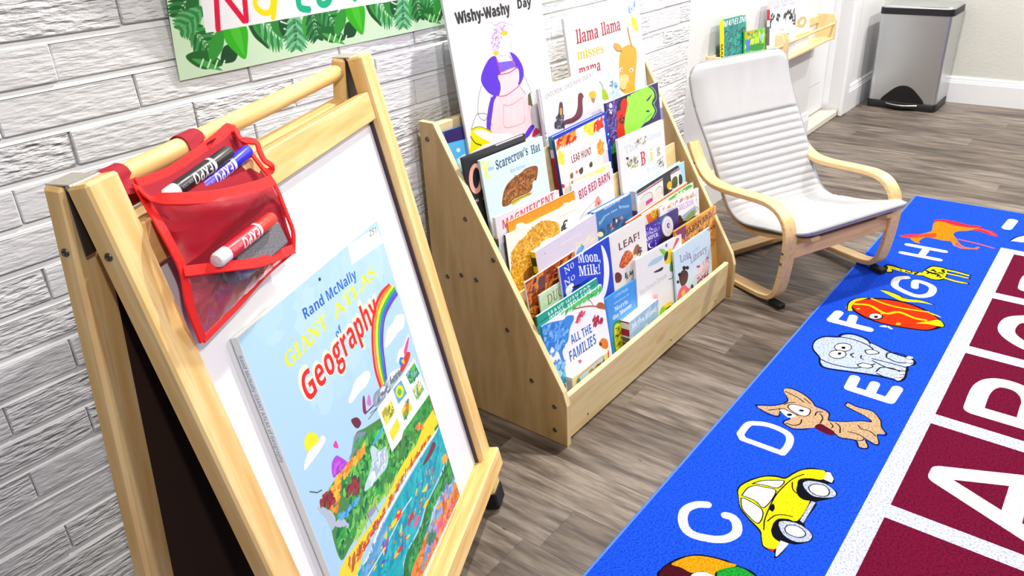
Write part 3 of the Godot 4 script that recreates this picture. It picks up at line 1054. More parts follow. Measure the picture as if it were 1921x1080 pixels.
# ------------------------------------------------------------------ children's armchair
func build_chair():
	var yaw := deg_to_rad(-25.5)
	var roll := deg_to_rad(1.4)
	var bs := Basis(Vector3.UP, yaw) * Basis(Vector3(0, 0, 1), roll)
	var t := thing("armchair", "small bentwood armchair with a pale grey quilted cushion at the rug corner", "armchair", Transform3D(bs, Vector3(2.085, 0.0, -0.678)))
	var w := 0.47
	var ctrl := [Vector2(-0.462, 0.412), Vector2(-0.425, 0.355), Vector2(-0.39, 0.322), Vector2(-0.345, 0.304), Vector2(-0.28, 0.302), Vector2(-0.2, 0.309), Vector2(-0.125, 0.315), Vector2(-0.085, 0.313), Vector2(-0.052, 0.302), Vector2(-0.026, 0.278), Vector2(-0.013, 0.245), Vector2(-0.010, 0.2), Vector2(-0.017, 0.13), Vector2(-0.027, 0.075), Vector2(-0.036, 0.05), Vector2(-0.054, 0.029), Vector2(-0.085, 0.02), Vector2(-0.13, 0.017), Vector2(-0.26, 0.014), Vector2(-0.5, 0.011)]
	for x in [0.0215, w - 0.0215]:
		var p := []
		for q in spline(ctrl, 5):
			p.append(Vector3(x, q.y, q.x))
		var st := begin()
		add_strip(st, p, [Vector3(1, 0, 0)], 0.043, 0.0165, 0.0025)
		var fr := obj("bent_side_frame", done(st), mats.birch2, t)
		slab("foot_block", Vector3(x - 0.014, -0.001, -0.06), Vector3(x + 0.014, 0.016, -0.012), mats.rubber, fr, 0.003)
		var sx: float = -0.0216 if x < 0.2 else 0.0216
		for q in [[0.19, -0.012], [0.155, -0.015], [0.355, -0.425]]:
			screw(fr, Transform3D(Basis(Vector3.UP, Vector3(signf(sx), 0, 0), Vector3(0, 0, -signf(sx))), Vector3(x + sx, q[0], q[1])), 0.005)
	slab("front_rail", Vector3(0.043, 0.160, -0.032), Vector3(w - 0.043, 0.205, -0.014), mats.birch0, t, 0.002)
	slab("floor_crossbar", Vector3(0.043, 0.004, -0.425), Vector3(w - 0.043, 0.023, -0.375), mats.birch0, t, 0.002)
	slab("back_rail", Vector3(0.1, 0.345, -0.43), Vector3(w - 0.1, 0.385, -0.418), mats.birch0, t, 0.002)
	var path := [Vector2(-0.536, 0.640), Vector2(-0.518, 0.57), Vector2(-0.488, 0.5), Vector2(-0.44, 0.415), Vector2(-0.395, 0.335), Vector2(-0.352, 0.258), Vector2(-0.328, 0.222), Vector2(-0.298, 0.198), Vector2(-0.255, 0.188), Vector2(-0.2, 0.194), Vector2(-0.12, 0.211), Vector2(-0.04, 0.232), Vector2(0.032, 0.256)]
	var c2 := Curve2D.new()
	for q in spline(path, 8):
		c2.add_point(q)
	var L := c2.get_baked_length()
	# slats of the seat shell, seen under the cushion
	for x in [0.095, w - 0.07]:
		var p := []
		for i in 40:
			var s := L * (0.03 + 0.94 * i / 39.0)
			var q := c2.sample_baked(s)
			var d := (c2.sample_baked(minf(s + 0.005, L)) - c2.sample_baked(maxf(s - 0.005, 0.0))).normalized()
			var n := Vector2(-d.y, d.x)
			p.append(Vector3(x, q.y, q.x) - Vector3(0, n.y, n.x) * 0.026)
		var st := begin()
		add_strip(st, p, [Vector3(1, 0, 0)], 0.034, 0.012, 0.002)
		obj("seat_shell_rail", done(st), mats.birch2, t)
	# cushion
	var cloth := StandardMaterial3D.new()
	cloth.albedo_color = Color("c9cacc")
	cloth.roughness = 0.9
	cloth.uv1_triplanar = true
	cloth.uv1_scale = Vector3(14, 14, 14)
	cloth.albedo_texture = noise_tex(noise(0.25, 3, 31), [[0.0, "c4c5c8"], [0.5, "eeeeee"], [1.0, "ffffff"]], 512)
	cloth.heightmap_enabled = true
	cloth.heightmap_texture = noise_tex(noise(0.3, 2, 33), [], 512)
	cloth.heightmap_scale = 0.05
	var nx := 20
	var ns := 260
	var lo := 0.050
	var hi := w - 0.010
	var tops := []
	var bots := []
	var edge_l := []
	var edge_r := []
	var ends := [[], []]
	for i in ns + 1:
		var s := L * i / ns
		var q := c2.sample_baked(s)
		var d := (c2.sample_baked(minf(s + 0.006, L)) - c2.sample_baked(maxf(s - 0.006, 0.0))).normalized()
		var n := Vector2(-d.y, d.x)
		var puff := 0.016
		if s < 0.205:
			puff = 0.019 + 0.004 * sin(PI * clampf(s / 0.205, 0, 1)) - 0.008 * exp(-pow((s - 0.205) / 0.006, 2))
		elif s < 0.60:
			var ph := (s - 0.205) / 0.0255
			puff = 0.011 + 0.0065 * pow(absf(sin(PI * ph)), 0.6)
		else:
			puff = 0.0155 + 0.002 * sin(s * 24.0)
		# rounded corners at both ends
		var inset := 0.0
		var rc := 0.05
		if s < rc:
			inset = rc - sqrt(maxf(rc * rc - (rc - s) * (rc - s), 0.0))
		elif L - s < 0.03:
			inset = 0.03 - sqrt(maxf(0.0009 - pow(0.03 - (L - s), 2), 0.0))
		var tr := []
		var brw := []
		for k in nx + 1:
			var u := float(k) / nx
			var x := lerpf(lo + 0.016 * smoothstep(0.1, 0.4, s) - 0.03 * smoothstep(0.62, 0.85, s) + inset, hi - inset, u)
			var edge := sqrt(clampf(minf(u, 1.0 - u) * nx * 0.55, 0.0, 1.0))
			var endf := sqrt(clampf(minf(s, L - s) / 0.018, 0.0, 1.0))
			var tuck := 0.0012 * sin(x * 90.0 + s * 31.0) * edge
			var h := 0.003 + (puff + tuck) * edge * endf
			# the seat sags a little along the middle
			tr.append(Vector3(x, q.y, q.x) + Vector3(0, n.y, n.x) * h)
			brw.append(Vector3(x, q.y, q.x) - Vector3(0, n.y, n.x) * (0.003 + 0.011 * edge * endf))
		tops.append(tr)
		bots.append(brw)
		edge_l.append((tr[0] + brw[0]) * 0.5)
		edge_r.append((tr[nx] + brw[nx]) * 0.5)
	var st3 := begin()
	sheet_by_side(st3, tops, bots)
	sheet_by_side(st3, bots, tops)
	for i in ns:
		for k in [0, nx]:
			quad(st3, tops[i][k], tops[i + 1][k], bots[i + 1][k], bots[i][k], Vector3(-1 if k == 0 else 1, 0, 0), 5)
	for i in [0, ns]:
		for k in nx:
			quad(st3, tops[i][k], tops[i][k + 1], bots[i][k + 1], bots[i][k], Vector3(0, 0.5 if i == 0 else -0.3, -1 if i == 0 else 1), 6)
	var cu := obj("cushion", done(st3), cloth, t)
	var loop := []
	for i in range(0, ns + 1, 4):
		loop.append(edge_l[i])
	for k in range(1, nx):
		loop.append((tops[ns][k] + bots[ns][k]) * 0.5)
	for i in range(ns, -1, -4):
		loop.append(edge_r[i])
	for k in range(nx - 1, 0, -1):
		loop.append((tops[0][k] + bots[0][k]) * 0.5)
	loop.append(loop[0])
	var st4 := begin()
	add_tube(st4, loop, 0.0042, 8, false)
	obj("piping", done(st4), plain("8f9297", 0.9), cu)
	var st5 := begin()
	add_sheet(st5, offset_rows(bots, tops, 0.001), Vector3(0, -1, -0.5), 1)
	obj("underside", done(st5), plain("85878c", 0.95), cu)

func offset_rows(a: Array, b: Array, by: float) -> Array:
	var o := []
	for i in range(0, a.size(), 4):
		var r := []
		for k in range(1, a[i].size() - 1):
			r.append(a[i][k] + (a[i][k] - b[i][k]).normalized() * by)
		o.append(r)
	return o

func sheet_by_side(st: SurfaceTool, a: Array, b: Array):
	for i in a.size() - 1:
		for k in a[i].size() - 1:
			var out: Vector3 = a[i][k] - b[i][k] + a[i + 1][k + 1] - b[i + 1][k + 1]
			quad(st, a[i][k], a[i][k + 1], a[i + 1][k + 1], a[i + 1][k], out, 1)

# ------------------------------------------------------------------ step bin
func rounded_rect(x0: float, x1: float, z0: float, z1: float, r: float, n := 6) -> PackedVector2Array:
	var o := PackedVector2Array()
	for c in [[x1 - r, z1 - r, 0.0], [x0 + r, z1 - r, 0.25], [x0 + r, z0 + r, 0.5], [x1 - r, z0 + r, 0.75]]:
		for k in n + 1:
			var a: float = TAU * (c[2] + 0.25 * k / n)
			o.append(Vector2(c[0] + r * cos(a), c[1] + r * sin(a)))
	return o

func prism(st: SurfaceTool, levels: Array):
	# levels: [y, polygon]; closed at both ends
	var c := Vector2.ZERO
	for q in levels[0][1]:
		c += q / levels[0][1].size()
	var rings := []
	var mid := []
	for l in levels:
		var ring := []
		for q in l[1]:
			ring.append(Vector3(q.x, l[0], q.y))
		rings.append(ring)
		mid.append(Vector3(c.x, l[0], c.y))
	skin(st, rings, mid)

func build_bin():
	var t := thing("step_bin", "brushed steel rectangular step bin with black rim and pedal in the corner", "bin")
	var x0 := 4.69
	var x1 := 4.955
	var z0 := -1.186
	var z1 := -0.830
	var st := begin()
	prism(st, [[0.028, rounded_rect(x0, x1, z0 + 0.004, z1 - 0.004, 0.022)], [0.496, rounded_rect(x0 - 0.002, x1, z0, z1, 0.022)]])
	var steel: StandardMaterial3D = mats.steel.duplicate()
	steel.albedo_color = Color("c9cccf")
	steel.roughness = 0.33
	steel.metallic = 0.92
	obj("steel_body", done(st), steel, t)
	st = begin()
	prism(st, [[0.496, rounded_rect(x0 - 0.006, x1 + 0.002, z0 - 0.004, z1 + 0.004, 0.032)], [0.528, rounded_rect(x0 - 0.006, x1 + 0.002, z0 - 0.004, z1 + 0.004, 0.032)]])
	var lid := obj("lid_rim", done(st), mats.black, t)
	st = begin()
	prism(st, [[0.5281, rounded_rect(x0 - 0.002, x1 - 0.002, z0, z1, 0.03)], [0.534, rounded_rect(x0 - 0.002, x1 - 0.002, z0, z1, 0.03)], [0.540, rounded_rect(x0 + 0.012, x1 - 0.014, z0 + 0.014, z1 - 0.014, 0.025)]])
	obj("lid_plate", done(st), mats.steel, lid)
	st = begin()
	prism(st, [[0.0, rounded_rect(x0 - 0.004, x1 + 0.002, z0 - 0.001, z1 + 0.001, 0.032)], [0.036, rounded_rect(x0 - 0.008, x1 + 0.002, z0 - 0.003, z1 + 0.003, 0.034)], [0.042, rounded_rect(x0 - 0.004, x1 + 0.002, z0 + 0.001, z1 - 0.001, 0.032)]])
	obj("base", done(st), mats.black, t)
	var arch := PackedVector2Array()
	for k in 21:
		var a := PI * k / 20.0
		arch.append(Vector2(-1.003 - cos(a) * 0.083 * (1.0 + 0.35 * pow(absf(cos(a)), 8)), 0.036 + sin(a) * 0.094))
	st = begin()
	add_plate(st, Transform3D(Basis(Vector3(0, 0, 1), Vector3.UP, Vector3(-1, 0, 0)), Vector3(x0, 0, 0)), arch, -0.002, 0.006, 0.001)
	obj("pedal_arch", done(st), plain("08080a", 0.4), t)
	var rows := [[], [], []]
	for k in 17:
		var u := k / 16.0
		var z := lerpf(-1.078, -0.922, u)
		var out := 0.010 + 0.03 * sin(PI * u)
		rows[0].append(Vector3(x0 - 0.006, 0.034, z))
		rows[1].append(Vector3(x0 - out - 0.004, 0.030, z))
		rows[2].append(Vector3(x0 - out - 0.003, 0.016, z))
	st = begin()
	add_sheet(st, [rows[0], rows[1]], Vector3.UP, 1)
	var ped := obj("pedal", done(st), mats.black, t)
	st = begin()
	add_tube(st, rows[1], 0.0045, 8)
	obj("pedal_lip", done(st), mats.steel, ped)
	st = begin()
	add_sheet(st, [rows[1], rows[2]], Vector3(-1, 0, 0), 1)
	obj("pedal_front", done(st), mats.black, ped)

# ------------------------------------------------------------------ wall racks
func build_racks():
	for q in [[2.69, 3.235, "small birch wall rack holding the teal and green books above the armchair", WALL_Z], [3.268, 3.868, "small birch wall rack holding the cow book, beside the door", WALL_Z]]:
		var t := thing("book_rack", q[2], "wall rack", at(Vector3(q[0], 0.49, q[3])), "wall racks")
		var w: float = q[1] - q[0]
		var prof := PackedVector2Array([Vector2(0, 0), Vector2(0.088, 0), Vector2(0.088, 0.085), Vector2(0.075, 0.112), Vector2(0, 0.112)])
		for x in [0.0, w - 0.012]:
			var st := begin()
			add_plate(st, Transform3D(Basis(Vector3(0, 0, 1), Vector3.UP, Vector3(-1, 0, 0)), Vector3(x + 0.012, 0, 0)), prof, 0.0, 0.012, 0.0015)
			obj("end_piece", done(st), mats.ply1, t)
		slab("tray", Vector3(0.012, 0.0, 0.0), Vector3(w - 0.012, 0.01, 0.084), mats.ply0, t, 0.001)
		slab("back_strip", Vector3(0.012, 0.07, 0.0), Vector3(w - 0.012, 0.105, 0.009), mats.ply0, t, 0.001)
		var st2 := begin()
		add_tube(st2, [Vector3(0.012, 0.07, 0.078), Vector3(w - 0.012, 0.07, 0.078)], 0.0055, 12)
		obj("front_dowel", done(st2), mats.ply0, t)

# ------------------------------------------------------------------ books
func build_books():
	for b in BOOKS:
		book(b)

func book(b: Dictionary):
	var A := Vector3(b.a[0], b.a[1], b.a[2]) * 0.0001
	var ex := Vector3(b.x[0], b.x[1], b.x[2]).normalized()
	var nn := Vector3(b.n[0], b.n[1], b.n[2]).normalized()
	var ey := nn.cross(ex).normalized()
	var w: float = b.w * 0.0001
	var h: float = b.h * 0.0001
	var t: float = b.t * 0.0001
	var foot := A - ey * h
	var root := thing(b.get("kind", "picture_book"), b.label, b.get("cat", "book"), Transform3D(Basis(ex, ey, nn), foot), b.group)
	var board := 0.0006 if t < 0.006 else 0.0018
	var art: Array = ART[b.key]
	var cm := print_mat(art, b.px, h / w)
	var edge := plain(b.get("edge", art[0]), 0.5)
	obj("cover", printed_board(w, h, board), [cm, edge], root, at(Vector3(0, h, 0)))
	var ov := 0.0 if t < 0.006 else 0.003
	slab("pages", Vector3(0.0012, ov, -t + board), Vector3(w - ov, h - ov, -board), mats.paper, root, 0.0)
	slab("back_cover", Vector3(0, 0, -t), Vector3(w, h, -t + board), edge, root, 0.0)
	var ss := begin()
	add_box(ss, at(Vector3(-0.00015, h / 2, -t / 2 - 0.00005)), Vector3(0.0021, h, t - 0.0001), 0.0004)
	var sp := obj("spine", done(ss), plain(b.get("spine", b.get("edge", art[0])), 0.5), root)
	var deco: Array = b.get("bands", [])
	for d in deco:
		# printed bands on the spine: [from, to, colour] as shares of the height from the top
		slab("spine_band", Vector3(-0.0015, h * (1.0 - d[1]), -t + 0.0002), Vector3(-0.0011, h * (1.0 - d[0]), -0.0004), plain(d[2], 0.5), sp, 0.0)
	if b.has("spine_text"):
		var im_m := print_mat([b.get("spine", art[0]), ["t %s sb 40,92 960,92 40,26 |%s" % [b.get("spine_ink", "1a1a1a"), b.spine_text]]], 512, 0.12)
		var bm := printed_board(h * b.get("spine_len", 0.6), t * 0.9, 0.0003)
		obj("spine_title", bm, [im_m, edge], sp, Transform3D(Basis(Vector3(0, -1, 0), Vector3(0, 0, 1), Vector3(-1, 0, 0)), Vector3(-0.0016, h * b.get("spine_from", 0.95), -t * 0.05)))

# ------------------------------------------------------------------ paper banner
func build_banner():
	var t := thing("paper_banner", "paper banner with painted letters and a tropical leaf border taped to the bricks", "banner")
	var art: Array = ART.banner
	var cmds: Array = art[1].duplicate()
	var w := 1.12
	var h := 0.299
	var full := []
	# leaf border: clusters of tropical leaves along the bottom strip and up the end
	var r := RandomNumberGenerator.new()
	r.seed = 9
	for i in 5:
		leaf_cluster(full, Vector2(38 + i * 277, 300), r)
	leaf_column(full, r)
	for i in 21:
		var p := Vector2(30 + i * 53, 72)
		if i % 3 == 1:
			frond(full, p, -1.2 - 0.2 * (i % 2), 66, "2a8a3c", "5cb470")
		else:
			leaf(full, p, -1.0 - 0.35 * (i % 3), 62, 15 + 3 * (i % 2), ["35b81c", "1c6a2c", "17522c", "2f9a34"][i % 4])
	for i in 4:
		leaf(full, Vector2(1075, 90 + i * 44), 0.3 - 0.5 * (i % 2), 52, 15, ["35b81c", "1c5a2c", "2a8a3c", "17522c"][i])
	var px := 1400
	var im := Image.create(px * 2, int(px * 2 * h / w), false, Image.FORMAT_RGB8)
	im.fill(Color(art[0]))
	paint(im, full, px * 2 / (w * 1000.0))
	paint(im, cmds, px * 2 / (w * 1000.0))
	im.resize(px, int(px * h / w), Image.INTERPOLATE_BILINEAR)
	var m := StandardMaterial3D.new()
	m.albedo_texture = ImageTexture.create_from_image(im)
	m.texture_repeat = false
	m.roughness = 0.4
	var rows := []
	for j in 9:
		var row := []
		for i in 41:
			var x := 0.685 + w * i / 40.0
			var y := 1.2 - h * j / 8.0
			var lift := 0.004 + 0.05 * pow(clampf((y - 0.905) / 0.3, 0, 1), 1.3) * exp(-pow((x - 0.685) / 0.16, 2)) + 0.0015 * sin(x * 17.0)
			row.append(Vector3(x, y, WALL_Z + lift))
		rows.append(row)
	var st := begin()
	add_sheet(st, rows, Vector3(0, 0, 1), 1, true)
	obj("printed_sheet", done(st), m, t)

func leaf(out: Array, p: Vector2, ang: float, l: float, w: float, col: String):
	var d := Vector2(cos(ang), sin(ang))
	var n := d.orthogonal()
	var s := "s %s" % col
	for q in [[0.0, 0.0], [0.2, 0.7], [0.5, 1.0], [0.8, 0.55], [1.0, 0.0], [0.8, -0.55], [0.5, -1.0], [0.2, -0.7]]:
		var v: Vector2 = p + d * l * q[0] + n * w * q[1]
		s += " %d,%d" % [v.x, v.y]
	out.append(s)

func frond(out: Array, p: Vector2, ang: float, l: float, col: String, col2: String):
	var d := Vector2(cos(ang), sin(ang))
	out.append("l %s 2 %d,%d %d,%d" % [col2, p.x, p.y, p.x + d.x * l, p.y + d.y * l])
	for k in 9:
		var q := p + d * l * (0.1 + 0.1 * k)
		var ll := l * 0.5 * sin(PI * (0.15 + 0.085 * k))
		for s in [-1.0, 1.0]:
			leaf(out, q, ang + s * 0.85, ll, 3.6, col if k % 2 else col2)

func leaf_cluster(out: Array, o: Vector2, r: RandomNumberGenerator):
	# about 277 mm long, hanging from the white field; o is the lower starting corner
	var y := o.y - 70.0
	frond(out, o + Vector2(-10, -95), 1.0, 70, "1f6a34", "3a9a50")
	leaf(out, o + Vector2(-20, -38), 0.35, 72, 15, "1c6a2c")
	leaf(out, o + Vector2(-10, -32), 0.5, 60, 5, "48a848")
	leaf(out, o + Vector2(22, -20), -1.0, 66, 13, "2f9a34")
	leaf(out, o + Vector2(42, -18), -0.5, 46, 15, "174e28")
	for k in 4:
		out.append("l d8f2d4 3 %d,%d %d,%d" % [o.x + 2 + k * 13, o.y - 16 + k * 3, o.x + 10 + k * 13, o.y - 28 + k * 3])
	leaf(out, o + Vector2(70, -100), 1.35, 88, 24, "35b81c")
	leaf(out, o + Vector2(72, -98), 1.35, 80, 9, "4cc832")
	leaf(out, o + Vector2(106, -86), 1.05, 72, 11, "17522c")
	leaf(out, o + Vector2(110, -82), 1.05, 58, 4, "3c9a3c")
	frond(out, o + Vector2(118, -92), 0.8, 84, "2a8a3c", "66b878")
	leaf(out, o + Vector2(160, -82), 1.2, 50, 14, "2c8a34")
	leaf(out, o + Vector2(182, -88), 1.3, 72, 20, "1a4f2c")
	for k in 3:
		out.append("l d0eccc 3 %d,%d %d,%d" % [o.x + 176 + k * 5, o.y - 66 + k * 13, o.x + 190 + k * 5, o.y - 60 + k * 13])
	frond(out, o + Vector2(212, -88), 1.7, 76, "7cc498", "3f9a5c")
	leaf(out, o + Vector2(232, -70), 1.6, 46, 9, "3da23c")
	frond(out, o + Vector2(250, -92), 1.5, 70, "2f8a44", "1d5c30")
	leaf(out, o + Vector2(262, -86), 1.1, 56, 15, "2a7c38")

func leaf_column(out: Array, r: RandomNumberGenerator):
	leaf(out, Vector2(8, 60), 0.6, 84, 26, "35b81c")
	leaf(out, Vector2(66, 120), 2.2, 60, 14, "1c5a2c")
	leaf(out, Vector2(10, 120), 0.4, 70, 26, "3cbc24")
	frond(out, Vector2(60, 150), 2.3, 70, "2a8a3c", "1c5f34")
	leaf(out, Vector2(54, 165), 2.0, 60, 12, "216c30")
	frond(out, Vector2(66, 190), 2.6, 60, "5cb470", "2f8a44")

# ------------------------------------------------------------------ traced print and placing
const POUCH := {
	"top": [-534, 76, -8, -491, 73, -4, -452, 76, -2, -385, 83, -4, -350, 87, -8, -349, 79, -2],
	"mid": [-568, 30, 30, -505, 12, 24, -438, -2, 24, -354, -19, 28],
	"bottom": [-574, -91, 24, -496, -87, 22, -428, -80, 22, -362, -79, 24],
	"left": [-537, 75, -6, -552, 63, 10, -564, 48, 24, -572, 31, 34, -573, -11, 37, -581, -45, 34, -576, -90, 26],
	"right": [-352, 80, 0, -367, 48, 22, -363, 17, 31, -360, -3, 32, -360, -18, 32, -359, -44, 32, -359, -57, 31, -367, -78, 27],
	"trim1": [-544, 69, 4, -556, 64, 26, -530, 51, 48, -489, 39, 56, -409, 23, 46, -368, 17, 34],
	"fold1": [-570, -7, 37, -545, -4, 45, -519, 2, 50, -475, 4, 50, -417, 1, 42, -360, -6, 33],
	"trim2": [-575, -11, 39, -557, -18, 50, -533, -27, 60, -485, -45, 60, -434, -58, 50, -376, -73, 34],
	"loop": [-357, 81, 4, -364, 72, 12, -350, 63, 20, -355, 53, 24, -357, 41, 27, -353, 31, 32, -358, 26, 30, -365, 29, 28],
	"strap_a": [-392, 83, -5, -406, 81, -18, -406, 91, -18, -406, 98, -24, -406, 100, -34, -406, 95, -42, -406, 86, -45, -406, 77, -42, -399, 56, -27, -392, 79, -8],
	"strap_b": [-529, 75, -9, -541, 81, -18, -541, 91, -18, -541, 98, -24, -541, 100, -34, -541, 95, -42, -541, 86, -45, -541, 77, -42, -535, 56, -29, -529, 71, -12],
	"pen_black": [-520, 54, 5, -404, 68, 18],
	"pen_blue": [-486, 41, 5, -371, 59, 20],
	"pen_red": [-549, -14, 60, -431, -12, 60],
	"eraser": [-518, -28, 54, -419, -25, 54, -501, -52, 56],
}
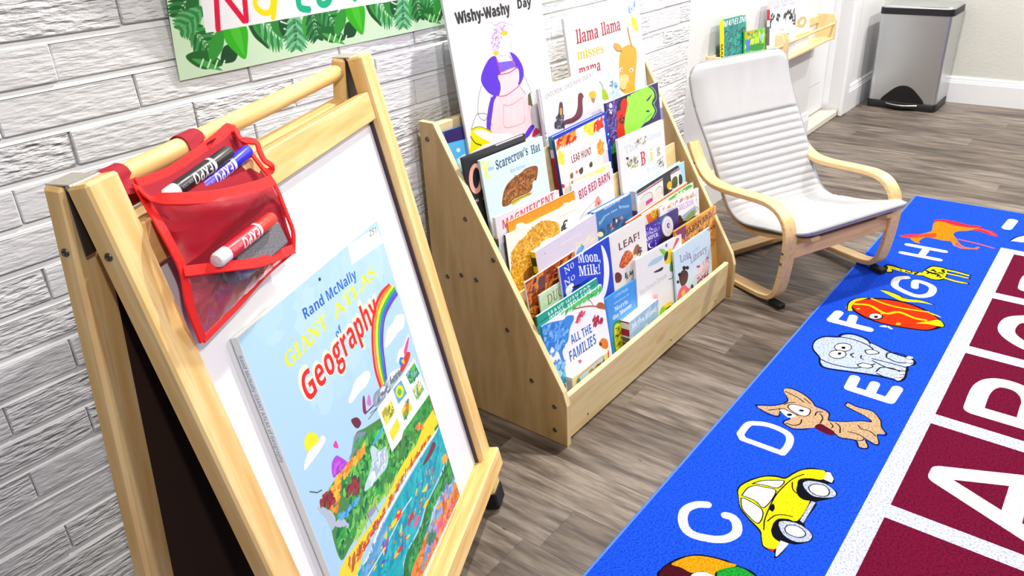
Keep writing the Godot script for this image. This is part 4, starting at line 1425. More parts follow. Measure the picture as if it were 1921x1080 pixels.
var BOOKS := [
	{"key": "wishy", "label": "tall white picture book showing a purple dress with pink apron, standing in the top tier", "group": "picture books in the top tier", "a": [12853, 9802, -12058], "x": [10000, 61, -9], "n": [0, 1392, 9903], "w": 3431, "h": 5132, "t": 60, "px": 420},
	{"key": "chicken", "label": "white book with faint grey capitals and three fowl, front of the top tier", "group": "picture books in the top tier", "a": [15423, 7261, -11481], "x": [9999, 116, -16], "n": [0, 1392, 9903], "w": 2600, "h": 2566, "t": 80, "px": 300},
	{"key": "llama", "label": "pale blue book with a tan animal head and dark red lettering, top tier", "group": "picture books in the top tier", "a": [17140, 8650, -11897], "x": [9997, 258, -36], "n": [0, 1392, 9903], "w": 3770, "h": 3970, "t": 80, "px": 380, "edge": "f0f0f0"},
	{"key": "bluebit", "label": "blue and purple book mostly hidden behind the tall white book at the end panel", "group": "picture books in the top tier", "a": [12238, 6946, -11717], "x": [9998, -220, 31], "n": [0, 1392, 9903], "w": 1303, "h": 2249, "t": 80, "px": 160},
	{"key": "oblack", "label": "black book with a big peach letter O in the second tier", "group": "picture books in the second tier", "a": [12122, 6477, -11132], "x": [10000, -27, 4], "n": [0, 1564, 9877], "w": 2233, "h": 2994, "t": 60, "px": 240},
	{"key": "scarecrow", "label": "light blue book with a brown straw hat picture, front of the second tier", "group": "picture books in the second tier", "a": [12507, 6338, -10969], "x": [9999, -107, 17], "n": [0, 1564, 9877], "w": 2319, "h": 2853, "t": 70, "px": 360},
	{"key": "snow", "label": "dark blue book with white snow specks and teal and red spine, behind the leaf cover", "group": "picture books in the second tier", "a": [15306, 6163, -10996], "x": [9995, 322, -45], "n": [0, 1392, 9903], "w": 2476, "h": 2671, "t": 140, "px": 240, "spine": "2f8f86", "bands": [[0.0, 0.12, "3a9a8c"], [0.12, 0.2, "f0f0f0"], [0.2, 0.72, "c02030"], [0.72, 0.78, "f0f0f0"], [0.78, 1.0, "2f9a8c"]]},
	{"key": "leafhunt", "label": "white book framed with red and yellow autumn leaves in the second tier", "group": "picture books in the second tier", "a": [15222, 6119, -10889], "x": [9991, 427, -60], "n": [0, 1392, 9903], "w": 2236, "h": 2627, "t": 80, "px": 320, "edge": "243a9c"},
	{"key": "monster", "label": "purple book with a large lime green shape, at the far end of the second tier", "group": "picture books in the second tier", "a": [17842, 6436, -11074], "x": [10000, 20, -3], "n": [0, 1392, 9903], "w": 2885, "h": 2945, "t": 50, "px": 320},
	{"key": "pale", "label": "pale lilac and cream book showing only its edge beside the lime green cover", "group": "picture books in the second tier", "a": [18524, 5981, -11071], "x": [10000, -49, 7], "n": [0, 1392, 9903], "w": 2460, "h": 2486, "t": 100, "px": 160},
	{"key": "darkspine", "label": "dark book with a yellow mark, showing only its edge beside the golden curly cover", "group": "picture books in the third tier", "a": [12222, 4698, -10367], "x": [10000, 75, -11], "n": [0, 1392, 9903], "w": 1351, "h": 2381, "t": 100, "px": 160},
	{"key": "magnificent", "label": "white book with orange-red capitals above an orange strip in the third tier", "group": "picture books in the third tier", "a": [12289, 5181, -10434], "x": [9992, -384, 54], "n": [0, 1392, 9903], "w": 2415, "h": 2872, "t": 80, "px": 300},
	{"key": "orange", "label": "flat orange book between the white capitals book and the golden curly one", "group": "picture books in the third tier", "a": [12638, 4963, -10363], "x": [9998, -191, 27], "n": [0, 1392, 9903], "w": 2633, "h": 2649, "t": 30, "px": 240},
	{"key": "lion", "label": "cream book with a golden curly mane picture in the third tier", "group": "picture books in the third tier", "a": [12413, 4753, -10273], "x": [9988, -486, 68], "n": [0, 1392, 9903], "w": 2847, "h": 2440, "t": 50, "px": 360, "edge": "2a2c34"},
	{"key": "cream", "label": "cream book with yellow shapes peeping out above the white barn book", "group": "picture books in the third tier", "a": [15260, 5133, -10457], "x": [10000, -82, 11], "n": [0, 1392, 9903], "w": 1893, "h": 2821, "t": 40, "px": 200},
	{"key": "redbarn", "label": "white book with dark red capitals and a small pink barn in the third tier", "group": "picture books in the third tier", "a": [15200, 5054, -10386], "x": [9987, -513, 72], "n": [0, 1392, 9903], "w": 1904, "h": 2744, "t": 50, "px": 280},
	{"key": "lavender", "label": "pale lavender book with a yellow lettered spine in the third tier", "group": "picture books in the third tier", "a": [13161, 4114, -10024], "x": [9993, 373, -52], "n": [0, 1392, 9903], "w": 2593, "h": 1793, "t": 140, "px": 280, "spine": "e8d820", "bands": [[0.08, 0.2, "3a3a20"], [0.3, 0.45, "4a4a28"]]},
	{"key": "ocean", "label": "thick mid-blue book with small pale lettering and tiny animals, third tier", "group": "picture books in the third tier", "a": [15756, 4229, -10040], "x": [9997, -228, 32], "n": [0, 1392, 9903], "w": 1740, "h": 1908, "t": 220, "px": 280},
	{"key": "bigbook", "label": "white book with pastel title letters and a red B, third tier", "group": "picture books in the third tier", "a": [17535, 5607, -10483], "x": [9999, -110, 15], "n": [0, 1392, 9903], "w": 2469, "h": 3300, "t": 80, "px": 320},
	{"key": "subway", "label": "light blue book picturing a white train with red stripe, third tier", "group": "picture books in the third tier", "a": [17774, 4171, -10051], "x": [9997, 235, -33], "n": [0, 1392, 9903], "w": 2867, "h": 1849, "t": 160, "px": 320, "spine": "c8c8d4", "bands": [[0.0, 0.2, "b8bcd0"], [0.3, 0.6, "5a2a78"], [0.65, 0.8, "3a3a44"]]},
	{"key": "orangestrip", "label": "long orange-edged book at the back of the fourth tier", "group": "picture books in the fourth tier", "a": [16803, 3666, -9743], "x": [9997, 230, -32], "n": [0, 1392, 9903], "w": 3496, "h": 2511, "t": 40, "px": 240},
	{"key": "go", "label": "orange and green book with yellow letters, back of the fourth tier", "group": "picture books in the fourth tier", "a": [17540, 3658, -9682], "x": [10000, 36, -5], "n": [0, 1392, 9903], "w": 3005, "h": 2502, "t": 40, "px": 240},
	{"key": "toyscare", "label": "white book with purple capitals and a dark figure on a hill, fourth tier", "group": "picture books in the fourth tier", "a": [18342, 3585, -9582], "x": [9990, -440, 62], "n": [0, 1392, 9903], "w": 2345, "h": 2431, "t": 60, "px": 280},
	{"key": "camper", "label": "deep purple night-sky book with a round silver medal, fourth tier", "group": "picture books in the fourth tier", "a": [17319, 3426, -9460], "x": [9992, -395, 56], "n": [0, 1392, 9903], "w": 1863, "h": 2270, "t": 60, "px": 280},
	{"key": "brownedge", "label": "thin white book with a brown speckled top edge behind the fish-leaf cover", "group": "picture books in the fourth tier", "a": [14847, 3743, -9564], "x": [9999, -144, 20], "n": [0, 1392, 9903], "w": 2530, "h": 2589, "t": 40, "px": 160},
	{"key": "tiger", "label": "orange and rust striped book at the near end of the fourth tier", "group": "picture books in the fourth tier", "a": [12288, 3788, -9671], "x": [9998, 183, -26], "n": [0, 1392, 9903], "w": 1971, "h": 2634, "t": 40, "px": 240, "edge": "f0ece4"},
	{"key": "du", "label": "pale green book with brown letters, half hidden by the deep blue moon book", "group": "picture books in the fourth tier", "a": [12563, 3398, -9496], "x": [10000, -56, 8], "n": [0, 1392, 9903], "w": 1590, "h": 2240, "t": 40, "px": 200},
	{"key": "nomoon", "label": "deep blue book with white lettering and a crescent moon, fourth tier", "group": "picture books in the fourth tier", "a": [13353, 3779, -9489], "x": [10000, 65, -9], "n": [0, 1392, 9903], "w": 2151, "h": 2624, "t": 50, "px": 340, "edge": "e8ecf8"},
	{"key": "leaf", "label": "white book with brown capitals and a fish made of autumn leaves, fourth tier", "group": "picture books in the fourth tier", "a": [15524, 3788, -9481], "x": [9998, -184, 26], "n": [0, 1392, 9903], "w": 1760, "h": 2634, "t": 70, "px": 280},
	{"key": "barnyard", "label": "amber book with brown capitals at the far end of the lowest tier", "group": "picture books in the lowest tier", "a": [18535, 2928, -9174], "x": [9996, -264, 37], "n": [0, 1392, 9903], "w": 2593, "h": 2938, "t": 80, "px": 280},
	{"key": "makeway", "label": "teal green book behind the blue and white elephant cover, lowest tier", "group": "picture books in the lowest tier", "a": [12133, 3118, -9257], "x": [9998, -187, 33], "n": [0, 1736, 9848], "w": 2466, "h": 3146, "t": 50, "px": 280, "spine": "0c6a5c", "spine_text": "MAKE WAY FOR", "spine_ink": "d8f0e8"},
	{"key": "families", "label": "white book with a blue elephant and blue capitals, lowest tier", "group": "picture books in the lowest tier", "a": [12200, 2858, -9182], "x": [10000, 66, -12], "n": [0, 1736, 9848], "w": 2495, "h": 2882, "t": 60, "px": 400, "spine": "3a84d4", "edge": "e8ecf0"},
	{"key": "matthew", "label": "white book with a small abstract bird in yellow and green, lowest tier", "group": "picture books in the lowest tier", "a": [16289, 2913, -9151], "x": [9979, -644, 91], "n": [0, 1392, 9903], "w": 2533, "h": 2927, "t": 80, "px": 340},
	{"key": "lola", "label": "pale blue book picturing a child in pink beside book shelves, lowest tier", "group": "picture books in the lowest tier", "a": [18154, 2486, -9001], "x": [9997, -233, 33], "n": [0, 1392, 9903], "w": 2258, "h": 2491, "t": 60, "px": 340},
	{"key": "morris", "label": "bright blue early-reader book with a yellow and green picture, lowest tier", "group": "picture books in the lowest tier", "a": [14737, 2447, -9115], "x": [9993, -379, 53], "n": [0, 1392, 9903], "w": 1588, "h": 2453, "t": 60, "px": 280},
	{"key": "world", "label": "thick sky-blue board book with a red and white spine, front of the lowest tier", "group": "picture books in the lowest tier", "a": [15338, 1649, -8734], "x": [9999, 103, -5], "n": [0, 523, 9986], "w": 1512, "h": 1631, "t": 340, "px": 240, "edge": "f2f2ee", "spine": "f2f2ee", "bands": [[0.005, 0.03, "b01838"], [0.14, 0.26, "b0183c"], [0.29, 0.37, "6a6a6e"], [0.38, 0.6, "c01c30"]]},
	{"key": "smallboard", "label": "small thick board book with a yellow frame, front near corner of the lowest tier", "group": "picture books in the lowest tier", "a": [12722, 1377, -8719], "x": [9994, -348, 18], "n": [0, 523, 9986], "w": 1545, "h": 1360, "t": 240, "px": 240, "edge": "f0f0ea", "spine": "d8d8d8", "bands": [[0.05, 0.4, "c0c4c8"]]},
	{"key": "atlas", "label": "giant blue-sky atlas with rainbow and cartoon landscape, propped on the easel ledge", "group": "", "a": [4114, 7054, -7516], "x": [9130, -404, -4060], "n": [4058, 1942, 8931], "w": 4082, "h": 5490, "t": 100, "px": 1250, "edge": "e8ece6", "kind": "atlas", "cat": "atlas", "spine": "dfe8ee", "spine_text": "Rand McNally GIANT ATLAS of Geography", "spine_ink": "7a9cc8", "spine_len": 0.3, "spine_from": 0.97},
	{"key": "teal", "label": "teal book with white capitals and a yellow lettered spine in the wall rack", "group": "books in the wall racks", "a": [27314, 7236, -12080], "x": [9994, -340, 36], "n": [0, 1045, 9945], "w": 1922, "h": 2250, "t": 160, "px": 220, "spine": "f0e010", "spine_text": "MADELINE", "spine_len": 0.62, "spine_from": 0.66},
	{"key": "greenbook", "label": "smaller green and yellow book beside the teal one in the wall rack", "group": "books in the wall racks", "a": [28897, 6623, -11916], "x": [9976, -694, 73], "n": [0, 1045, 9945], "w": 1916, "h": 1636, "t": 60, "px": 200},
	{"key": "cowbook", "label": "white book with black-and-white cows and a red spine band in the wall rack", "group": "books in the wall racks", "a": [31676, 7360, -12143], "x": [9987, -511, 54], "n": [0, 1045, 9945], "w": 2792, "h": 2376, "t": 120, "px": 300, "spine": "e8e8e8", "bands": [[0.0, 0.12, "f0d0d0"], [0.13, 0.3, "d02830"], [0.4, 0.7, "6a6a6e"]]},
	{"key": "palebook", "label": "faded cream book with an orange round picture, beside the cow book", "group": "books in the wall racks", "a": [34655, 6725, -12126], "x": [9992, -403, 42], "n": [0, 1045, 9945], "w": 1626, "h": 1736, "t": 50, "px": 180},
]
var ART := {
	"wishy": ["e9e9ed", [
		"t 2b2b2e sbx 88,218 639,227 86,150 |Wishy-Washy",
		"t 2b2b2e sbx 727,208 883,210 731,152 |Day",
		"s 5a30d0 409,471 341,479 270,531 229,587 241,638 296,699 381,729 434,628 433,528",
		"s 5a30d0 302,725 243,803 204,911 259,941 317,820 353,735",
		"s 5a30d0 569,474 631,506 682,582 684,642 658,680 609,704 600,626 594,541",
		"p 7a5ce0 430,516 582,531 612,578 438,587",
		"s ead0d6 416,595 617,585 626,665 600,711 676,779 709,971 623,1049 389,1016 240,962 292,814 338,741 401,729 416,657",
		"k d24a66 7.3 416,595 523,603 617,585",
		"k d24a66 6.3 356,724 459,743 614,710",
		"k d24a66 6.1 417,481 423,543 436,595",
		"k d24a66 6.3 557,497 594,541 611,584",
		"l e8b8c4 3.2 453,765 386,972",
		"l e8b8c4 3.2 508,769 449,997",
		"l e8b8c4 3.3 581,758 534,1000",
		"l e8b8c4 3.3 639,753 620,1003",
		"l e8b8c4 3.1 389,752 322,957",
		"k c87a8c 4.3 410,798 495,817 629,795",
		"k c87a8c 4.3 417,800 382,937 485,966 601,963 625,925",
		"k 55555a 4.0 225,627 172,705 145,805 190,853 236,826 309,701",
		"k 55555a 4.4 681,642 718,726 746,793",
		"s f2e000 51,882 116,877 186,903 247,947 211,1006 158,1009 39,1020 0,1026 25,958",
		"s f6f6f6 72,900 159,909 251,957 429,1006 475,1048 274,1022 166,978",
		"k 333322 7.0 34,923 65,973 120,1004",
		"k 555544 4.0 52,878 108,814 150,799 233,826 263,909",
		"k 555533 4.0 51,882 140,883 248,943",
		"s 5a30d0 690,1003 714,1027 627,1077 570,1072 633,1025",
		"s e03a70 734,1036 770,1077 683,1092 682,1064",
		"s d8cce4 460,275 412,308 380,382 388,448 435,472 497,385 559,354 604,337 578,280 502,265",
		"d 8a6aa0;b090c0 60 5.0 2 458,283 410,315 386,383 397,441 439,456 483,391 537,335 575,292",
		"s eec020 576,347 563,357 538,357 516,349 509,337 521,327 546,326 569,335",
		"s eec020 452,458 441,467 420,468 402,460 396,449 407,440 427,440 446,447",
		"k 8a6a8a 3.0 420,254 459,279 527,269 590,286 646,310",
		"k 888888 3.1 602,345 602,402 570,470 525,487 448,474",
		"p 6a6440 695,791 728,776 732,879 685,859",
		"l 444444 3.3 609,704 676,779",
	]],
	"llama": ["dde7f0", [
		"d c4dcec;d8e8f2 60 26.1 1.5 342,448 869,515 822,733 342,619",
		"d 5f8fc0;9cc4e4 14 13.9 1.8 488,522 562,568 519,632 471,599",
		"d 9cc4e4;6a94c8 12 12.1 1.6 827,27 945,22 924,120 837,113",
		"t a01828 rb 112,188 394,194 119,99 |llama",
		"t a01828 rb 442,191 701,193 442,105 |llama",
		"t f0b428 rb 98,295 441,309 100,227 |misses",
		"t a01828 rb 90,408 368,419 98,333 |mama",
		"s e4a63a 656,354 691,325 746,315 799,317 854,338 889,362 893,415 866,499 831,575 813,631 745,665 659,653 600,606 607,534 624,420",
		"s dba04a 591,268 655,286 701,334 657,340 611,324 576,289",
		"k 5a4a4a 5.9 576,289 610,327 684,345",
		"k c08a3a 20.3 803,201 810,267 832,336",
		"k 6a5a4a 4.0 801,164 804,230 821,283",
		"s f0cc8c 640,511 730,530 733,583 694,627 637,622 603,592 610,534",
		"s e9ae2c 719,580 785,587 819,640 796,673 701,663 680,624",
		"s f6f2ea 665,476 657,485 641,486 627,479 624,468 632,459 647,458 661,465",
		"s 3a2a20 656,476 653,480 646,481 641,478 640,473 643,469 649,468 655,471",
		"s f6f2ea 815,510 806,518 786,518 769,510 764,499 774,490 793,490 810,498",
		"s 3a2a20 796,509 792,512 785,513 778,510 776,504 780,500 787,500 794,503",
		"k 7a4a3a 6.1 600,602 636,625 668,625",
		"s c8d830 868,136 919,140 952,233 914,234 871,190",
		"k 506a30 5.8 331,494 364,524 367,568 367,626",
		"s a8c830 358,551 406,577 426,639 353,629 348,592",
		"p f4f4f4 1010,17 1064,25 940,761 884,747",
	]],
	"chicken": ["e2e2e6", [
		"t 8a8a8e m 85,112 928,65 87,71 |CHICKEN CHICKEN DUCK!",
		"s 5a4450 301,195 348,218 328,347 316,442 174,418 222,345 259,282",
		"d 2a2a38;4a4a5a;8a8aa0 60 14.0 2 198,316 273,309 341,337 326,444 164,416",
		"s d8964a 298,249 327,261 307,317 281,305",
		"s 6e3a44 625,194 684,182 719,227 689,258 652,399 491,435 343,418 341,380 505,377 587,309",
		"s f2b838 825,212 907,211 949,252 924,291 855,284 817,248",
		"s a8806a 846,274 913,288 892,328 856,314",
		"k 9a9aa2 11.9 16,4 15,272 -12,503",
		"d 555566;9a9ab0 40 9.1 1.5 -4,267 44,279 -34,716 -72,705",
	]],
	"bluebit": ["2f86c8", [
		"p 2a1a60 -51,-148 604,-11 545,235 -17,203",
		"p 55aee8 -17,203 545,235 548,496 161,619 53,421",
		"s d8f0fa 317,387 297,407 261,408 229,391 221,364 241,345 277,343 309,361",
		"p bfe0f0 186,517 424,467 395,855 232,724",
	]],
	"oblack": ["26262a", [
		"p 3a3a40 -6,-17 502,-5 958,-16 1025,60 486,55 3,16",
		"p dcdce0 504,-11 956,-7 972,14 517,14",
		"s f2b49c 239,274 205,344 154,386 98,391 54,357 33,293 40,217 73,149 124,107 179,101 224,134 246,198",
		"s 26262a 189,254 156,320 114,339 89,300 95,227 128,162 169,142 195,180",
		"t e8b8c0 sb 68,470 486,496 66,436 |s a v e",
	]],
	"scarecrow": ["d3e8f3", [
		"d d8ec9a;e0f0b0 20 26.0 1.6 25,19 102,39 98,196 32,165",
		"t 3f7c9c r 97,130 175,131 95,93 |the",
		"t 173c56 rb 214,149 730,128 213,58 |Scarecrow's",
		"t 173c56 rb 787,137 940,140 783,52 |Hat",
		"t 6a98b8 r 415,233 658,235 412,197 |Ken Brown",
		"s 8a5020 213,516 238,422 308,342 418,297 565,274 674,252 846,282 792,414 728,370 713,471 610,506 447,497 338,529",
		"d 6a3410;a8703a;7a4018;b88448 420 10.9 2.4 229,508 256,427 326,347 437,302 585,279 681,267 821,298 762,406 687,450 593,488 450,485 341,517",
		"s c8b84a 354,508 468,497 683,508 665,535 520,532 372,552",
		"k 5a3a10 6.3 360,522 504,514 670,517",
	]],
	"snow": ["1d3fb8", [
		"d e8f0ff;5a7ae0 60 8.5 1 -79,-20 996,-2 924,511 -42,487",
		"p 1d3fb8 922,-8 1064,29 1028,237 944,214",
		"d dfe8ff 20 10.9 1 934,-5 1064,29 997,533 876,496",
		"s f0f4fa 887,293 940,336 922,413 864,389",
	]],
	"leafhunt": ["f3efee", [
		"d e03018;f08020;c01828;f0a030 46 35.7 2 65,-1 400,27 405,100 113,84 43,77",
		"d f4d030;f0e060 22 41.5 1.6 583,8 786,36 789,124 614,88",
		"d d02020;e04030 22 34.7 2 789,22 971,50 952,126 800,83",
		"d f09028;f4c040 24 39.1 1.6 840,243 910,293 881,405 792,378",
		"d f4e04a 18 39.1 1.5 26,183 115,211 97,277 8,248",
		"k e4d8c0 14.4 158,97 113,310 78,500",
		"k e4d8c0 15.5 795,155 787,346 776,493",
		"t c4c0c8 m 243,237 743,255 234,198 |WE'RE GOING ON A",
		"t 7a2434 sb 260,343 669,362 253,257 |LEAF HUNT",
		"s 7a5a44 184,456 238,445 235,502 185,500",
		"s 4a3a34 360,463 442,446 440,504 385,516",
		"s 3a3a44 582,461 641,442 645,496 591,501",
		"s c85a44 298,457 326,445 336,477 304,481",
		"s b01838 -14,505 44,518 46,555 -12,542",
	]],
	"monster": ["3c2a64", [
		"d 5a48a0;2a1a4a;7a68c0 90 15.8 3 10,1 204,-5 152,347 20,354",
		"s d8d4e8 116,46 104,61 83,63 64,52 60,33 71,18 93,15 111,27",
		"d d8d4e8 8 10.4 1 60,70 103,80 96,117 52,107",
		"k 1a1a30 45.6 202,101 227,68 313,17 411,8",
		"s 9adf4a 389,24 470,11 671,2 795,1 890,56 909,132 874,208 894,276 799,328 648,345 539,381 338,383 266,355 298,242 350,124 380,71",
		"k 1c2a40 23.3 807,-7 901,58 919,134 857,184 906,268 797,338 666,360",
		"k 7ae0a0 8.8 846,11 930,74 942,150 886,200 927,272 841,327",
		"k 30c070 11.6 648,345 719,299 828,282",
		"s d42010 189,118 256,113 254,74 291,32 359,27 384,67 357,136 305,204 284,279 278,369 157,369 146,286 179,214 167,162",
		"d 3a0a10;2a1020 10 12.1 1.4 190,158 303,164 288,240 171,252",
		"s 1c2a50 740,133 863,92 792,134",
		"s 1c2a50 710,235 753,229 791,253",
		"s 1c3040 429,-3 451,7 438,34",
		"d 1e6a40;2a9a50 24 21.5 1.6 8,411 144,386 161,491 10,491",
		"p 10141c -8,486 184,476 194,716 12,664",
	]],
	"pale": ["e6e9f2", [
		"p f2f2e4 904,-5 1016,17 1002,133 895,123",
		"p 9aa4dc 896,117 1002,133 998,283 878,256",
	]],
	"darkspine": ["4a4038", [
		"p 2c3050 -1,2 198,45 181,169 6,145",
		"p 58b4d0 -11,128 125,149 123,218 -8,199",
		"p 6a3a80 36,317 166,346 159,549 38,543",
		"k f0d820 33.5 149,412 73,433 81,518 155,568",
		"p c87828 112,613 174,638 171,720 102,713",
	]],
	"magnificent": ["e4e0e4", [
		"t d05060 sb 84,138 906,84 90,54 |MAGNIFICENT",
		"p ee9010 148,157 185,102 972,96 972,202 234,194",
	]],
	"orange": ["f49a10", [
		"p f49a10 1,2 997,3 983,121 3,63",
		"s eef0e0 98,63 140,51 194,63 253,92 490,92 774,92 815,71 905,87 989,94 1089,220 175,150",
		"k b06a10 5.2 8,6 997,5",
	]],
	"lion": ["eff3e2", [
		"s e2a622 37,170 113,117 239,79 321,46 465,19 588,49 679,89 710,148 692,204 590,214 468,177 394,233 329,331 178,399 144,496 51,512 6,438 -3,338 28,252",
		"d d89410;f0c040;b87408;f4d060;c88a18 1100 9.0 1.5 37,170 113,117 239,79 321,46 465,19 588,49 693,103 711,169 674,209 559,204 451,182 379,229 314,327 179,390 137,494 51,512 6,438 -6,337 25,251",
		"s 7a4a10 176,369 249,345 324,359 330,411 231,437 156,431",
		"d 2a2a22 14 12.8 1.4 739,127 823,130 823,181 737,187",
		"t 24241e sb 752,193 829,193 757,101 |C",
		"s eef0e0 463,205 530,186 593,200 584,252 484,261",
		"k 333322 4.9 511,205 535,207",
		"k b4bca0 3.8 685,51 819,53 965,57",
	]],
	"cream": ["f3e8d0", [
		"p f4e8c8 -7,-14 1003,-19 1019,111 18,91",
		"s f2dc50 269,64 421,57 525,49 463,104 280,131",
		"s f2dc50 603,49 815,41 821,80 632,101",
		"k d8b890 9.3 21,22 252,24 529,29 818,28",
		"p a86a50 12,5 61,5 57,46 15,48",
		"s b01838 -217,-5 -140,-3 -145,72 -213,65",
	]],
	"redbarn": ["e2e4ea", [
		"t b02a48 sb 155,226 924,135 142,111 |BIG RED BARN",
		"s e88878 495,363 528,314 597,288 628,339 661,377 642,416 499,422",
		"s 6a3030 571,368 602,369 602,405 571,405",
		"l 8a90a0 7.4 112,483 261,402 580,313",
		"k c8ccd8 5.6 337,244 541,231 671,227",
	]],
	"lavender": ["cfc9e2", [
		"t e4def2 r 379,96 712,106 375,62 |Amazing",
		"d d8d8c8;e4e2c4 40 13.2 1.6 584,146 939,169 930,249 606,213",
		"d 3a8ad8;58a8ec 16 23.3 1.6 577,248 701,228 731,265 651,267",
		"s b0aabc 146,72 140,76 131,75 122,69 120,61 125,57 135,59 143,65",
	]],
	"ocean": ["2f70b4", [
		"t d8e6f4 sb 230,34 686,26 223,6 |WINNER OF THE",
		"t a8d0ee sb 81,223 237,151 58,168 |Room",
		"t a8d0ee sb 245,137 586,135 240,104 |on the",
		"t a8d0ee sb 647,132 924,194 638,80 |Broom",
		"d 8a5a40;c8a088;503a48;604a70 46 26.0 1.6 292,330 540,260 692,257 736,354 521,369 397,396",
		"s e8dcc8 579,313 561,333 527,333 497,313 488,285 506,265 539,265 570,285",
		"s 2a2034 501,264 487,283 461,285 439,268 433,244 447,225 472,223 495,239",
		"s d8a878 732,344 723,355 705,356 690,345 685,330 694,318 712,318 727,328",
		"d 24508a 30 30.1 2 16,274 835,317 881,415 55,367",
		"s eee0a0 146,381 119,401 64,396 13,367 -4,332 23,311 78,317 129,345",
	]],
	"bigbook": ["e2e4e6", [
		"t b0c8d0 r 115,186 406,189 108,105 |The",
		"t a8ccd8 r 621,159 934,172 617,98 |Great",
		"t b83048 rb 426,402 531,405 430,248 |B",
		"t d8d860 rb 627,400 711,404 637,270 |i",
		"t 9a8a5a rb 800,357 879,361 800,268 |g",
		"t a4c4dc r 547,524 926,534 541,462 |Book of",
		"d c8d070;a0a0a8;e0dcc0;5a4a4a 70 12.7 1.6 126,247 392,268 370,393 150,358",
		"d 8a8a90;d8d0a0;4a4648 40 11.3 1.6 334,79 585,91 569,182 342,162",
		"d b0a8a0;4a4a50 36 12.1 1.6 793,431 944,420 937,543 791,517",
		"s 3a3030 183,250 172,257 151,256 131,246 124,235 134,228 156,229 176,238",
		"s 8a8a88 342,305 328,320 303,321 279,307 272,287 286,272 311,271 335,285",
	]],
	"subway": ["a5d8ec", [
		"s 1f3038 24,22 48,4 281,-9 795,-4 870,18 856,36 482,33 51,36",
		"p ecebe8 30,39 533,44 508,226 6,203",
		"l c02a3a 12.8 32,50 532,49",
		"p ecebe8 693,40 899,49 949,215 846,210 685,108",
		"l c02a3a 13.7 696,47 894,53",
		"p 2c3438 536,29 694,35 703,246 521,219",
		"s d8dce0 77,102 289,104 297,198 63,213",
		"k 8a9090 7.1 76,107 160,88 289,104 297,198",
		"p c84aa0 169,159 289,157 298,193 167,201",
		"s e4e4e4 371,110 489,105 504,192 366,189",
		"k 8a9090 7.3 370,115 426,101 492,112 498,189",
		"s 4a5030 716,118 776,96 828,121 813,204 712,200",
		"s 2a3030 861,131 889,104 928,141 927,208 858,208",
		"s f0c020 602,137 651,109 702,136 694,177 626,183",
		"s 6a3a5a 678,216 665,224 641,221 618,209 611,194 623,185 647,188 670,201",
		"s f0f0f0 694,197 685,204 667,201 650,192 644,181 653,174 672,177 689,186",
	]],
	"orangestrip": ["e8703a", [
		"l f4d8c0 7.1 39,2 581,-2 998,3",
		"p 8a5a3a 34,25 129,17 148,41 45,46",
	]],
	"go": ["f0e6d0", [
		"p e07030 53,30 364,32 385,140 93,123",
		"t d8e020 sb 160,93 300,112 142,10 |GO",
		"s 2fae48 520,10 873,-5 959,15 978,37 736,36 526,33",
		"d e8f4d8 16 10.2 2 594,3 827,12 834,35 610,28",
	]],
	"toyscare": ["efecf0", [
		"d b8845a;a0602a;d8b080 50 13.0 2.2 54,1 884,37 909,77 74,44",
		"t b49ad4 sb 202,151 869,181 178,73 |TY'S SCARECROW",
		"p 9ab8e0 334,260 896,202 930,293 541,346",
		"s 2a1a14 414,269 447,213 500,228 519,299",
		"s 5a2a14 308,252 549,281 485,356 299,329",
		"s 26241c 301,316 882,335 905,396 314,426",
		"s 8aa860 602,296 805,245 887,282 854,327 653,338",
		"d 8a8a90;c0b8c0 24 9.8 1 915,18 994,38 968,290 917,276",
	]],
	"camper": ["2a1a70", [
		"p 3a20a0 -1,6 438,-7 389,363 -31,389",
		"p 1c6a98 440,-22 599,-25 657,24 509,174 426,85",
		"p 221438 401,270 789,274 801,443 316,437",
		"t e8e8f4 r -11,143 337,162 -20,78 |More Little",
		"t f2f2fa rb -96,218 357,248 -108,157 |CAMPER",
		"d e8e0ff 26 10.8 1 20,28 432,39 414,177 5,133",
		"d e8e0ff 18 10.8 1 -10,238 337,282 262,371 -12,363",
		"s c8c8cc 820,237 786,309 713,347 623,341 538,294 483,217 470,133 503,63 573,24 663,29 748,75 806,151",
		"s e4e4e6 801,231 771,296 709,332 631,328 559,286 511,218 501,142 529,78 590,43 667,46 740,86 789,154",
		"s c0c0c4 762,220 742,266 698,291 642,289 591,259 557,211 550,157 570,111 613,86 668,88 720,117 754,165",
		"s dcdce0 750,216 731,258 692,281 644,279 598,253 569,209 562,160 580,119 619,96 667,98 712,123 743,167",
		"s 3a2a8a 713,194 697,219 664,222 635,200 625,168 642,143 674,140 704,161",
		"s d8d8e8 701,190 693,204 679,207 666,196 663,179 670,165 684,163 697,173",
		"s f4f0ff 159,335 138,356 95,353 56,329 42,298 63,278 105,280 145,304",
		"s 3a20a0 193,337 174,355 135,353 99,332 87,303 106,284 144,286 180,308",
	]],
	"brownedge": ["efe9e2", [
		"d 7a4a2a;a87848 30 13.3 3 338,11 1001,3 1008,28 373,34",
	]],
	"tiger": ["c0601c", [
		"d e07a20;a84810;7a3010;d89030;4a2414 300 26.3 3 8,8 987,3 957,230 607,264 214,269 146,621 -26,509",
		"s 5a3a34 230,74 282,46 351,83 345,181 281,226 227,174",
		"s 8a3018 471,60 541,60 552,108 482,108",
		"s 4a2010 529,201 621,210 611,251 473,236",
	]],
	"du": ["c9e0c0", [
		"d bcdab0 20 51.7 1.6 34,33 484,38 447,204 22,206",
		"t 7a6040 r 158,219 682,209 169,71 |DUCK",
	]],
	"nomoon": ["1440c8", [
		"t f4f4fa r 95,121 272,90 75,36 |No",
		"t f4f4fa rb 353,81 778,229 347,-43 |Moon,",
